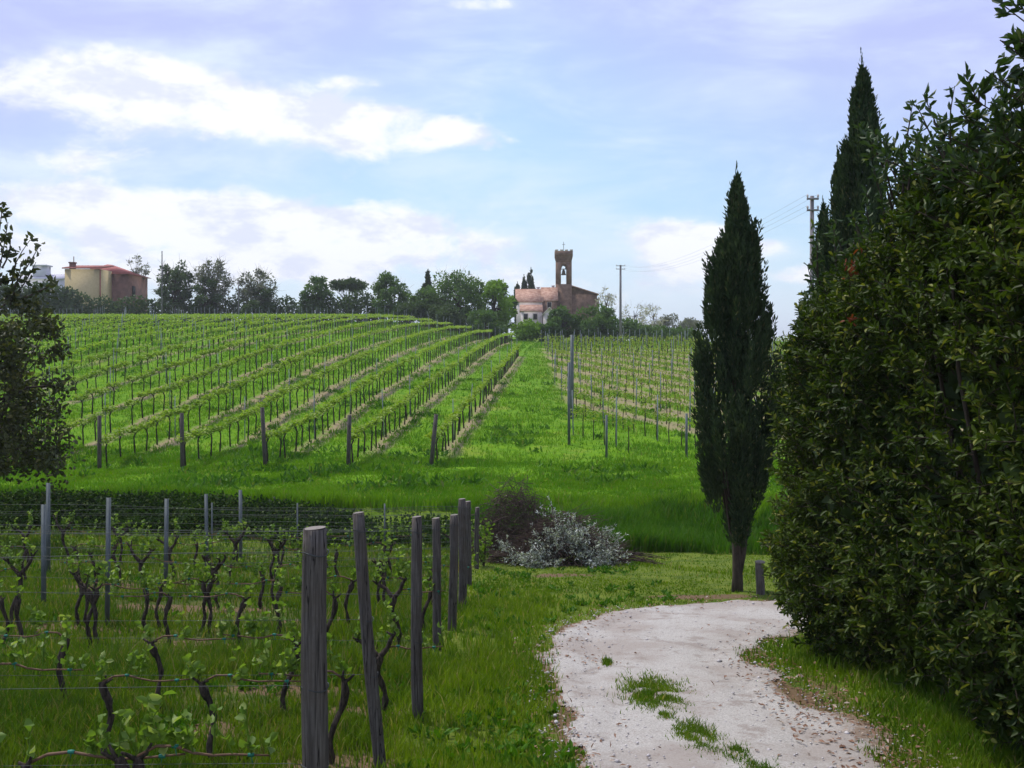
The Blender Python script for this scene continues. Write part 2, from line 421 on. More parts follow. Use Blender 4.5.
def axis(fine0, fine1, st, lo, hi, grow=1.16):
    a = list(np.arange(fine0, fine1 + 1e-6, st)); s = st
    while a[-1] < hi: s *= grow; a.append(a[-1] + s)
    s = st; b = []
    q = fine0
    while q > lo: s *= grow; q -= s; b.append(q)
    return np.array(b[::-1] + a)

def ground_material():
    m, t, out = mat('ground'); b = t.n('ShaderNodeBsdfPrincipled')
    g = t.n('ShaderNodeNewGeometry'); P = g.outputs['Position']; x, y, z = t.sep(P)[:3]
    at = t.n('ShaderNodeAttribute', attribute_name='soil').outputs['Fac']
    n1 = t.noise(P, .35, 5, .6); n2 = t.noise(P, 2.3, 6, .65); n3 = t.noise(P, 22, 4, .7)
    mixn = t.m('ADD', t.m('MULTIPLY', n2, .6), t.m('MULTIPLY', n3, .4))
    near = t.mix(t.step(mixn, .36, .62), (.050, .090, .008), (.130, .170, .020))
    near = t.mix(t.m('MULTIPLY', t.step(n3, .56, .72), .6), near, (.21, .17, .07))
    near = t.mix(t.m('MULTIPLY', t.step(t.m('ADD', x, t.m('MULTIPLY', n2, .8)), -.2, -.8), t.step(y, 24, 22)), near, t.mix(t.step(mixn, .4, .62), (.034, .060, .008), (.105, .105, .028)))  # weedy vineyard floor on the left, its colour darkened to stand in for shade
    hill = t.mix(t.step(mixn, .36, .64), (.060, .165, .003), (.140, .265, .006))
    hill = t.mix(t.step(n1, .52, .75), hill, (.20, .25, .03))
    c = t.mix(t.step(y, 24, 31), near, hill)
    soilc = t.mix(n3, (.18, .14, .075), (.36, .29, .17))
    # bare strips under the vine rows of the left vineyard
    ru = t.m('DIVIDE', t.m('ADD', t.m('SUBTRACT', x, t.m('MULTIPLY', y, .06)), 4.87), 2.87)
    fr = t.m('ABSOLUTE', t.m('SUBTRACT', t.m('FRACT', t.m('ADD', ru, .40)), .5))
    strip = t.m('MULTIPLY', t.step(t.m('ADD', fr, t.m('MULTIPLY', t.m('SUBTRACT', n2, .5), .30)), .19, .08), t.step(ru, .45, .3))
    strip = t.m('MULTIPLY', strip, t.m('MULTIPLY', t.step(y, 35, 40), t.step(y, 142, 138)))
    strip = t.m('MULTIPLY', strip, t.step(t.m('ADD', n2, t.m('MULTIPLY', n1, .6)), .60, .84))
    strip = t.m('MULTIPLY', strip, t.m('MULTIPLY', t.step(x, -34, -18), t.step(t.m('ADD', y, t.m('MULTIPLY', t.step(ru, -.6, -.4), 48)), 140, 138)))
    # and the wider ones between the young vines on the right
    q = t.m('DIVIDE', t.m('ADD', t.m('MULTIPLY', t.m('SUBTRACT', x, 3.5), .94), t.m('MULTIPLY', t.m('SUBTRACT', y, 57.0), .34)), 2.8)
    fq = t.m('ABSOLUTE', t.m('SUBTRACT', t.m('FRACT', t.m('ADD', q, .5)), .5))
    s2 = t.step(t.m('ADD', fq, t.m('MULTIPLY', t.m('SUBTRACT', n2, .5), .55)), .42, .18)
    s2 = t.m('MULTIPLY', s2, t.m('MULTIPLY', t.step(q, -.4, -.1), t.m('MULTIPLY', t.step(y, 36, 42), t.step(y, 118, 95))))
    s2 = t.m('MULTIPLY', s2, t.m('MULTIPLY', t.step(x, 2.6, 3.6), .85))
    dry = t.m('MULTIPLY', t.m('MULTIPLY', t.step(x, 1.5, 4.0), t.step(y, 46, 60)), t.step(n2, .4, .62))
    c = t.mix(t.m('MULTIPLY', dry, .5), c, (.22, .20, .06))
    c = t.mix(t.m('MAXIMUM', strip, s2), c, soilc)
    # bare earth and litter where the sheet says so
    sw = t.step(t.m('ADD', at, t.m('MULTIPLY', t.m('SUBTRACT', mixn, .5), .9)), .40, .62)
    earth = t.mix(n3, (.075, .050, .028), (.20, .135, .075))
    c = t.mix(sw, c, earth)
    # woods and fields far away
    c = t.mix(t.step(y, 500, 900), c, t.mix(t.step(n1, .4, .6), (.03, .055, .022), (.06, .10, .03)))
    t.put(b.inputs['Base Color'], c); b.inputs['Roughness'].default_value = .95; b.inputs['Specular IOR Level'].default_value = .1
    bp = t.n('ShaderNodeBump'); bp.inputs['Strength'].default_value = .7; bp.inputs['Distance'].default_value = .06
    t.put(bp.inputs['Height'], mixn); t.put(b.inputs['Normal'], bp.outputs[0])
    m.node_tree.links.new(b.outputs[0], out.inputs[0]); return m

SOIL = [(-2.55, 7.9, .55, .35), (-2.0, 9.4, .8, .28), (-3.6, 12.0, 1.1, .35), (-1.35, 8.6, .5, .25), (-4.6, 14.6, 1.6, .4), (-2.4, 13.6, 1.2, .3), (-1.2, 7.1, .5, .3),
        (.95, 18.2, .7, .45), (3.05, 15.9, 1.1, .28), (-2.2, 5.9, .6, .25), (-6, 12.8, 1.5, .3), (-7, 17, 2, .35)]
def soil_mask(x, y):
    r = np.zeros(np.broadcast(x, y).shape)
    for (a, b, sx, sy) in SOIL: r = np.maximum(r, np.exp(-((x - a) / sx) ** 2 - ((y - b) / sy) ** 2))
    m = (y < 18) & (x > -2) & (x < 18)
    if m.any():
        s = sdf_path(x[m], y[m]); r[m] = np.maximum(r[m], .62 * np.exp(-np.maximum(s, 0) / .16) * (1 + .9 * fbm(x[m] / .6, y[m] / .9, 37, 2)))
        # leaf litter on the hedge side of the track
        r[m] = np.maximum(r[m], .55 * np.exp(-((x[m] - 2.9 - .02 * (y[m] - 7)) / .3) ** 2) * (y[m] < 10))
    return r

def build_ground():
    xs = axis(-16, 10, .11, -4200, 4200, 1.15); ys = axis(3.5, 30, .11, -60, 5200, 1.035)
    X, Y = np.meshgrid(xs, ys); Z = H(X, Y)
    V = np.stack([X, Y, Z], -1).reshape(-1, 3); nx, ny = len(xs), len(ys)
    i = (np.arange(ny - 1)[:, None] * nx + np.arange(nx - 1)[None]).ravel()
    me = mesh_np('ground', V, [np.stack([i, i + 1, i + nx + 1, i + nx], 1)], ground_material(), True)
    a = me.attributes.new('soil', 'FLOAT', 'POINT'); a.data.foreach_set('value', soil_mask(X.ravel(), Y.ravel()).astype(np.float32))
    tag(new_obj('ground', me), 'grassy ground rolling from the foreground vineyard up to the hilltop', 'ground', None, 'structure')

def build_track():
    xs = np.arange(-.3, 14.01, .06); ys = np.arange(-2.5, 16.3, .06)
    X, Y = np.meshgrid(xs, ys); S = trackness(X, Y)
    # rows of the ground sheet are coarser than this one: lift it clear of them
    Z = H(X, Y) - .018 * np.exp(-((S + .5) / .16) ** 2) + .030 - .022 * sst(S, -.22, .02)
    nx = len(xs); ok = (S < .02)
    ok4 = ok[:-1, :-1] & ok[1:, :-1] & ok[:-1, 1:] & ok[1:, 1:]
    i = (np.arange(len(ys) - 1)[:, None] * nx + np.arange(nx - 1)[None])[ok4]
    F4 = np.stack([i, i + 1, i + nx + 1, i + nx], 1)
    used, inv = np.unique(F4.ravel(), return_inverse=True)
    V = np.stack([X, Y, Z], -1).reshape(-1, 3)[used]
    m, t, out = mat('gravel'); b = t.n('ShaderNodeBsdfPrincipled')
    g = t.n('ShaderNodeNewGeometry'); P = g.outputs['Position']
    ed = t.n('ShaderNodeAttribute', attribute_name='edge').outputs['Fac']
    n1 = t.noise(P, 1.1, 5, .6); n2 = t.noise(P, 9, 6, .7); n3 = t.noise(P, 70, 4, .75)
    vo = t.n('ShaderNodeTexVoronoi'); t.put(vo.inputs['Vector'], P); vo.inputs['Scale'].default_value = 55
    c = t.mix(t.step(n3, .3, .7), (.30, .282, .255), (.57, .54, .50))
    c = t.mix(t.m('MULTIPLY', t.step(n2, .55, .75), .45), c, (.28, .23, .195))
    c = t.mix(t.m('MULTIPLY', t.step(n1, .42, .62), .75), c, (.33, .285, .25))
    c = t.mix(t.m('MULTIPLY', t.step(t.noise(P, 3.1, 5, .7), .53, .66), .6), c, (.25, .205, .175))
    c = t.mix(t.m('MULTIPLY', t.step(vo.outputs['Color'], .8, .95), .5), c, (.24, .17, .14))
    e = t.step(t.m('ADD', ed, t.m('MULTIPLY', t.m('SUBTRACT', t.m('ADD', t.m('MULTIPLY', n2, .6), t.m('MULTIPLY', n3, .4)), .5), 1.3)), .48, .72)
    c = t.mix(e, c, t.mix(n3, (.15, .10, .065), (.30, .215, .155)))
    t.put(b.inputs['Base Color'], c); b.inputs['Roughness'].default_value = .95; b.inputs['Specular IOR Level'].default_value = .1
    bp = t.n('ShaderNodeBump'); bp.inputs['Strength'].default_value = .8; bp.inputs['Distance'].default_value = .015
    t.put(bp.inputs['Height'], t.m('ADD', n3, t.m('MULTIPLY', n2, .8))); t.put(b.inputs['Normal'], bp.outputs[0])
    m.node_tree.links.new(b.outputs[0], out.inputs[0])
    me = mesh_np('track', V, [inv.reshape(-1, 4)], m, True)
    ex = np.clip(1 + S / .32, 0, 1) * .72
    # the hedge side of the track is strewn with brown litter over a wider band
    ex = np.maximum(ex, np.clip(1 + (X - 2.85) / .7, 0, 1) * .72 * (Y < 11))
    ex = np.maximum(ex, isles(X, Y) * .6)
    ex = np.maximum(ex, .42 * np.exp(-((S + .98) / .16) ** 2))
    a = me.attributes.new('edge', 'FLOAT', 'POINT'); a.data.foreach_set('value', ex.ravel()[used].astype(np.float32))
    tag(new_obj('track', me), 'pale gravel track curving round the end of the hedge', 'track', None, 'structure')

build_ground(); build_track()

# ------------------------------------------------------------------ grass
def scatter(n, x0, x1, y0, y1, power=1.0):
    """points on the ground, denser near the camera, inside the view wedge with a margin"""
    y = y0 * (y1 / y0) ** rng.uniform(0, 1, n) ** power if power else rng.uniform(y0, y1, n)
    x = rng.uniform(-.56, .56, n) * y + rng.uniform(-.6, .6, n)
    k = (x > x0) & (x < x1); return x[k], y[k]

def build_grass():
    g = G()
    x, y = scatter(420000, -20, 12, 4.6, 30, 1.0)
    s = np.full(x.shape, 9.0); m = (y < 18) & (x > -2); s[m] = trackness(x[m], y[m]); il = isles(x, y)
    dens = .55 + 1.5 * fbm(x / 1.3, y / 1.3, 3, 3)
    sm = soil_mask(x, y)
    keep = ((s > -.20 * rng.uniform(0, 1, x.shape) ** 2 + .0) & (rng.uniform(size=x.shape) < np.clip(dens, .22, 1) * (1 - .85 * np.clip(sm * 1.2, 0, 1))))
    keep |= (s <= -.05) & (il > rng.uniform(.25, .9, x.shape))
    keep &= (y < foot(x) + .2)
    x, y, s = x[keep], y[keep], s[keep]
    for (a, b, sx, sy) in ISLES:                      # tufts that have seeded themselves in the middle of the track
        n = int(5200 * sx * sy / .13); xi, yi = a + rng.normal(size=n) * sx * .55, b + rng.normal(size=n) * sy * .55
        ki = fbm(xi / .12, yi / .2, 15, 2) > -.22; x = np.concatenate([x, xi[ki]]); y = np.concatenate([y, yi[ki]]); s = np.concatenate([s, np.full(ki.sum(), .12)])
    h = (.045 + .05 * rng.uniform(size=x.shape) + .12 * np.clip(fbm(x / 2.2, y / 2.2, 9, 3) + .18, 0, 1)) * (1 + .5 * sst(-x, 0, 3))
    h *= .55 + .45 * sst(s, 0, .5); h *= 1 - .55 * ((y > 15.2) & (x > -1))
    tall = rng.uniform(size=x.shape) < .02; h = np.where(tall, h * 1.9, h)
    P = np.stack([x, y, H(x, y) - .005], 1); w = (.0045 + .0009 * y)
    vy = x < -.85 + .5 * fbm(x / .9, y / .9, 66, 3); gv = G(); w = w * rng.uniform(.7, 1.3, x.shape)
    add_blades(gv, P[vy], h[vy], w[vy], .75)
    tag(gv.build('shade_tinted_vineyard_grass', M['grass_vineyard_shade_tint']), 'rough grass and weeds under the old vines, shade put into their colour', 'grass', None, 'stuff')
    add_blades(g, P[~vy], h[~vy], w[~vy], .7)
    tag(g.build('grass', M['grass']), 'short uneven grass on both sides of the gravel track', 'grass', None, 'stuff')
    # tall rank grass on the bank and the bench behind the lane
    g = G()
    n = 260000; u = rng.uniform(-.56, .42, n); d = foot(u * 25) - .15 + rng.uniform(0, 1, n) ** 1.2 * 13.0
    x = u * d; bw = 3.6 - 2.2 * sst(4 - x, 0, 12); d0 = d - foot(x)
    keep = rng.uniform(size=n) < np.clip(.75 + 1.2 * fbm(x / 1.6, d / 1.1, 51, 3), .25, 1)
    x, d, d0, bw = x[keep], d[keep], d0[keep], bw[keep]
    h = np.where(d0 < bw + .3, .24 + .20 * rng.uniform(size=x.shape), .05 + .08 * rng.uniform(size=x.shape)) * (.7 + .9 * np.clip(fbm(x / 2, d / 1.6, 91, 3) + .4, 0, 1))
    P = np.stack([x, d, H(x, d) - .01], 1)
    off = (d0 < bw * .95) & (x < -1.0 - .6 * rng.uniform(size=x.shape)); x, d, d0, bw, h, P = x[~off], d[~off], d0[~off], bw[~off], h[~off], P[~off]
    bank = d0 < bw * (.80 + .5 * fbm(x / 1.5, d, 8, 2))
    gb = G(); add_blades(gb, P[bank], h[bank], .028 * rng.uniform(.7, 1.3, bank.sum()), .6)
    tag(gb.build('bank_grass', M['grass_bank']), 'tall dark rank grass covering the steep bank beyond the lane', 'grass', None, 'stuff')
    add_blades(g, P[~bank], h[~bank], .03 * rng.uniform(.7, 1.3, (~bank).sum()), .6)
    # meadow on the slope itself, thinning with distance
    x, y = scatter(330000, -75, 45, 35, 145, 1.0)
    ru = (x - .06 * y + 4.87) / 2.87; fr = np.abs(ru - np.round(ru))
    k = (rng.uniform(size=x.shape) < np.clip(.6 + 1.2 * fbm(x / 3, y / 3, 61, 3), .15, 1)) & ~((fr < .06) & (ru < .3) & (x > -22))
    q = ((x - 3.5) * .94 + (y - 57) * .34) / 2.8; k &= ~((q > -.3) & (np.abs(q - np.round(q)) < .26) & (x > 3) & (y > 40) & (y < 108))
    x, y = x[k], y[k]
    P = np.stack([x, y, H(x, y) - .02], 1)
    add_blades(g, P, (.08 + .10 * rng.uniform(size=x.shape)) * (1 + .004 * y), .0011 * y * rng.uniform(.7, 1.3, x.shape), .8, False)
    tag(g.build('meadow_grass', M['grass_hill']), 'bright green meadow grass between the hillside vine rows', 'grass', None, 'stuff')
build_grass()

def build_weeds():
    """broad leaved weeds among the grass, and dead leaves and stones along the track"""
    g = G(); x, y = scatter(3000, -12, 2.5, 5, 22, 1.0)
    s = trackness(x, y); k = (s > .1) & (fbm(x / 1.1, y / 1.1, 41, 3) > .02); x, y = x[k], y[k]
    for a, b in zip(x, y):
        n = random.randint(5, 11); P = np.repeat([[a, b, float(H(a, b)) + .01]], n, 0) + rng.normal(size=(n, 3)) * [.03, .03, .004]
        D = rdir(n); D[:, 2] = np.abs(D[:, 2]) * .8 + .3
        add_leaves(g, P, D, rng.uniform(.05, .12, n), rng.uniform(.03, .05, n), .2, True)
    x, y = scatter(1500, -30, 9, 27, 75, 1.0); k = (fbm(x / 3, y / 3, 141, 3) > .05) & (y > foot(x) + 2)
    for a, b in zip(x[k], y[k]):
        n = random.randint(9, 20); w = rng.uniform(.12, .3); P = np.repeat([[a, b, float(H(a, b)) + .02]], n, 0) + rng.normal(size=(n, 3)) * [w, w, .02]
        D = rdir(n); D[:, 2] = np.abs(D[:, 2]) + .35
        add_leaves(g, P, D, rng.uniform(.12, .32, n), rng.uniform(.05, .10, n), .2, True)
    tag(g.build('weeds', M['grass_bank']), 'low broad-leaved weeds scattered in tufts through the grass', 'weeds', None, 'stuff')
    g = G(); n = 16000; x = rng.uniform(-.2, 6, n); y = 4.8 * 3.4 ** rng.uniform(0, 1, n)
    s = sdf_path(x, y); edge = np.exp(-np.abs(s) / .22) * .45 + (x > 2.2 + .3 * fbm(x, y, 4, 2)) * (y < 11) * (x < 3.6) * .35 + .004
    edge += .6 * np.exp(-((x - 2.9) / .9) ** 2 - ((y - 15.6) / .2) ** 2) + .3 * np.exp(-((x - .75) / .35) ** 2 - ((y - 11) / .5) ** 2)
    k = rng.uniform(size=n) < edge; x, y = x[k], y[k]; n = len(x)
    D = rdir(n); D[:, 2] *= .25
    add_leaves(g, np.stack([x, y, H(x, y) + .034], 1), D, rng.uniform(.03, .075, n), rng.uniform(.015, .032, n), .3, False, np.array([[0, 0, 1.0]]))
    tag(g.build('leaf_litter', M['litter']), 'brown dead leaves strewn along the edges of the gravel track', 'leaf litter', None, 'stuff')
    g = G(); n = 9000; x = rng.uniform(0, 5, n); y = 4.8 * 3.2 ** rng.uniform(0, 1, n)
    s = sdf_path(x, y); k = (s < .25) & (rng.uniform(size=n) < .12 + .8 * np.exp(-np.abs(s) / .3)); x, y = x[k], y[k]
    z = H(x, y) + .03
    oc = unit(np.array([(1, 0, 0), (-1, 0, 0), (0, 1, 0), (0, -1, 0), (0, 0, 1), (0, 0, -1.0)]))
    T = np.array([(0, 2, 4), (2, 1, 4), (1, 3, 4), (3, 0, 4), (2, 0, 5), (1, 2, 5), (3, 1, 5), (0, 3, 5)])
    for a, b, c in zip(x, y, z):
        r = rng.uniform(.004, .016) * (2.2 if rng.uniform() < .06 else 1)
        g.add(oc * r * rng.uniform(.6, 1.3, (6, 3)) * [1, 1, .6] + (a, b, c), None, T)
    tag(g.build('pebbles', M['pebble']), 'loose pale stones lying on the gravel track', 'pebbles', None, 'stuff')
build_weeds()

# ------------------------------------------------------------------ trees
def limb(p0, d0, L, bend=.25, n=5, up=.1):
    pts = [np.array(p0, float)]; d = unit(d0)
    for k in range(n - 1):
        pts.append(pts[-1] + d * L / (n - 1)); d = unit(d + rng.normal(size=3) * bend + [0, 0, up])
    return np.array(pts)

def broad_tree(name, loc, h, r, label, cat, leaf, leaf_mat, n=2600, bark='bark', base=.15, group=None, clumps=26, flat=1.0, twigs=0, twig_mat='twig_grey', trunk_r=None, stems=1, spread=.30, aspect=1.5, shape=None):
    """trunk with limbs, a crown of leaf clumps hung on the limb ends; base = height of the lowest leaves as a share of h"""
    t = empty(name, loc, label, cat, group); g = G(); tr = trunk_r or h * .022
    zc = h * (1 + base) / 2; rz = h * (1 - base) / 2
    cl = []
    for k in range(clumps):
        v = rdir(1)[0]; q = rng.uniform(.35, 1) ** .5
        c = np.array([v[0] * r * q, v[1] * r * q, zc + v[2] * rz * q * flat])
        if shape == 'umbrella': c = np.array([v[0] * r * q, v[1] * r * q, h * .86 + v[2] * h * .10 * (1 - .5 * q)])
        cl.append(c)
    for s in range(stems):
        a = rng.uniform(0, 2 * pi); lean = .0 if stems == 1 else .25
        top = np.array([cos(a) * r * lean, sin(a) * r * lean, h * (.62 if not twigs else .8)])
        b0 = np.array([cos(a), sin(a), 0]) * (0 if stems == 1 else tr * 1.5)
        k = np.linspace(0, 1, 6)[:, None]
        pts = b0 * (1 - k) + top * k + rng.normal(size=(6, 3)) * [h * .012, h * .012, 0] * (k > 0)
        pts[0] = b0 + [0, 0, -.25]
        g.tube(pts, np.linspace(tr * (1.15 if stems == 1 else .8), tr * .3, 6), 7)
        for c in cl[s::stems]:
            i = random.randint(2, 4); p = pts[i]
            mid = p * .45 + c * .55 + rng.normal(size=3) * r * .06
            g.tube([p, mid, c], [tr * .38, tr * .22, tr * .06], 4, False)
    g.build('trunk', M[bark], t, True)
    if twigs:
        gt = G()
        for c in cl:
            for q in range(twigs):
                o = c + rng.normal(size=3) * r * .12
                e = limb(o, unit((c - [0, 0, h * .4])) + rng.normal(size=3) * .5, r * rng.uniform(.25, .6), .25, 4, .1)
                gt.tube(e, [tr * .10, tr * .08, tr * .06, tr * .03], 3, False)
        gt.build('twig', M[twig_mat], t); t.children[-1]['kind'] = 'stuff'
    if n:
        gl = G(); per = max(4, n // clumps)
        for c in cl:
            cr = r * spread * rng.uniform(.7, 1.25)
            v = rdir(per) * (rng.uniform(.05, 1, per) ** .45)[:, None] * cr * [1, 1, .8] 
            D = unit(v + rdir(per) * cr * .7 + [0, 0, cr * .15])
            add_leaves(gl, c + v, D, leaf * rng.uniform(.6, 1.3, per), leaf / aspect * rng.uniform(.7, 1.2, per), .25, False, unit(v + [0, 0, cr * .6]))
        gl.build('crown', M[leaf_mat], t)
    return t

def cypress(loc, h, prof, label, name='cypress', n_spray=520, blades=70, trunk=True, base_w=.13, leaf=.10, group=None, cat='cypress'):
    """column of upswept plumes; prof = [(height, radius)...]"""
    t = empty(name, loc, label, cat, group)
    hs, rs = zip(*prof)
    if trunk:
        g = G()
        zb = hs[0]
        g.tube(np.array([(0, 0, -.2), (.01, 0, .25), (0, .01, zb * .7), (-.04, 0, zb + .5), (-.05, 0, h * .6)]), [base_w * 1.25, base_w, base_w * .85, base_w * .6, .02], 8)
        g.tube(np.array([(.02, 0, zb * .35), (.10, .02, zb * .8), (.2, .03, zb + .6), (.24, 0, h * .4)]), [base_w * .75, base_w * .62, base_w * .5, .02], 7)
        for k in range(14):
            a = rng.uniform(0, 2 * pi); z = rng.uniform(zb * .75, zb * 1.6)
            g.tube([(0, 0, z), (cos(a) * .18, sin(a) * .18, z + .3), (cos(a) * .3, sin(a) * .3, z + .9)], [.03, .02, .008], 4, False)
        g.build('trunk', M['bark'], t, True)
    gl = G()
    # plumes: upswept flames of foliage whose tips stand out from the outline
    plumes = []
    for k in range(int(n_spray / 9)):
        z = hs[0] + (h - hs[0]) * rng.uniform(0, 1) ** .85 * .93; plumes.append((z, rng.uniform(0, 2 * pi), rng.uniform(.85, 1.2)))
    def spray(p0, p1, w0, m):
        s = rng.uniform(0, 1, m); w = w0 * np.sin(np.clip(s, .03, .97) * pi) ** .6 * (1 - .75 * s)
        off = rdir(m); P = p0 + (p1 - p0) * s[:, None] + off * w[:, None]
        D = unit(unit(p1 - p0) * 1.1 + off * .5 + rdir(m) * .35)
        add_leaves(gl, P, D, leaf * rng.uniform(.5, 1.3, m), leaf * .30, .3)
    for k in range(n_spray):
        if k % 3 == 0:
            z = hs[0] + (h - hs[0]) * rng.uniform(0, 1) ** .9 * .95; a = rng.uniform(0, 2 * pi); q = rng.uniform(.1, .8) ** .6; amp = .9
        else:
            z, a, amp = plumes[k % len(plumes)]; z = z + rng.normal() * .12 * h / 7; q = rng.uniform(.72, 1.0); re0 = np.interp(z, hs, rs); a = a + rng.normal() * .075 / max(re0, .12)
        re = np.interp(z, hs, rs) * amp
        L = min(rng.uniform(.4, .95) * (h / 7) ** .5, max(.15, (h - z) * .75))
        tipr = np.interp(min(z + L * .6, h), hs, rs)
        r0 = re * q * .78; r1 = min(re * q * 1.1, tipr * 1.1 + .10 * min(1, re / .3)) * (.97 if k % 3 else .8)
        p0 = np.array([cos(a) * r0, sin(a) * r0, z - L * .35]); p1 = np.array([cos(a) * r1, sin(a) * r1, z + L * .65])
        if rng.uniform() < .10 and k % 3: p1 += np.array([cos(a) * .5, sin(a) * .5, 1.0]) * rng.uniform(.05, .22) * min(1, re * 3)
        spray(p0, p1, .085 * min(1, .18 + re * 2.2), blades)
    # leader at the top
    m = 70; s = rng.uniform(0, 1, m); P = np.stack([rng.normal(size=m) * .035 * (1 - s) + .02 * np.sin(s * 4), rng.normal(size=m) * .035 * (1 - s), h * .90 + s * h * .11], 1)
    add_leaves(gl, P, rdir(m) * .25 + [0, 0, 1], leaf * .75, leaf * .2, .3)
    gl.build('crown', M['cypress'], t)
    return t

def at(xp, d, dz=0.0):
    x = (xp - 512) / F * d; return (x, d, float(H(x, d)) + dz)

def build_cypresses():
    b = at(737, 16.5)
    cypress(b, 7.0, [(.80, .12), (1.1, .30), (1.7, .54), (2.4, .66), (3.1, .70), (3.8, .63), (4.5, .51), (5.1, .38), (5.6, .26), (6.1, .14), (6.5, .05), (6.95, .0)],
            'tall dark cypress standing alone beside the gravel track, with its forked trunk showing', n_spray=820, blades=80, base_w=.088)
    # three more behind the hedge
    x, y = (862 - 512) / F * 17.0, 17.0; z = float(H(x, y)); h = (352 - 56) / F * 17.0 - z
    cypress((x, y, z), h, [(.9, .4), (2.5, .70), (4.5, .60), (5.7, .48), (6.6, .37), (7.4, .25), (8.1, .13), (8.6, .04), (h, .0)],
            'tallest cypress, rising behind the laurel hedge', n_spray=760, blades=75)
    x, y = (838 - 512) / F * 17.4, 17.4; z = float(H(x, y)); h = (352 - 152) / F * 17.4 - z
    cypress((x, y, z), h, [(.9, .3), (2.5, .40), (4.5, .32), (5.6, .24), (6.6, .12), (h, .0)],
            'slim cypress pressed against the left side of the tallest cypress', n_spray=300, blades=70)
    x, y = (823 - 512) / F * 18.5, 18.5; z = float(H(x, y)); h = (352 - 200) / F * 18.5 - z
    cypress((x, y, z), h, [(.9, .25), (2.5, .34), (4.6, .26), (5.6, .14), (h, .0)],
            'thin cypress just right of the utility pole behind the hedge', n_spray=260, blades=70)
    x, y = (805 - 512) / F * 18.0, 18.0; z = float(H(x, y)); h = (352 - 296) / F * 18.0 - z
    cypress((x, y, z), h, [(.7, .2), (2.5, .26), (3.6, .18), (h, .03)],
            'shortest cypress, its tip showing left of the utility pole over the hedge end', n_spray=200, blades=70)
build_cypresses()

# ------------------------------------------------------------------ laurel hedge on the right
def hedge_shoots(n, surf, gl, gs, leaves=17, L=.085, W=.031, shoot=(.22, .48), out_bias=1.0):
    for k in range(n):
        p, nrm = surf()
        d = unit(nrm * out_bias + np.array([0, 0, .55]) + rng.normal(size=3) * .55)
        ln = rng.uniform(*shoot); pts = limb(p - d * ln * .5, d, ln, .18, 4, .12)
        gs.tube(pts, [.006, .005, .004, .002], 3, False)
        m = leaves; s = np.sort(rng.uniform(.08, 1, m)); i = np.clip((s * 3).astype(int), 0, 2); f = s * 3 - i
        P = pts[i] * (1 - f[:, None]) + pts[i + 1] * f[:, None]
        tdir = unit(pts[i + 1] - pts[i]); a = np.arange(m) * 2.4 + rng.uniform(0, 6)
        u = unit(np.cross(tdir, rdir(1)[0])); v = np.cross(tdir, u)
        side = np.cos(a)[:, None] * u + np.sin(a)[:, None] * v
        D = unit(side * rng.uniform(.6, 1.1, m)[:, None] + tdir * .75 + rdir(m) * .2)
        roll = tdir + [0, 0, .6]
        add_leaves(gl, P, D, L * rng.uniform(.65, 1.2, m), W * rng.uniform(.8, 1.2, m), .22, True, roll)

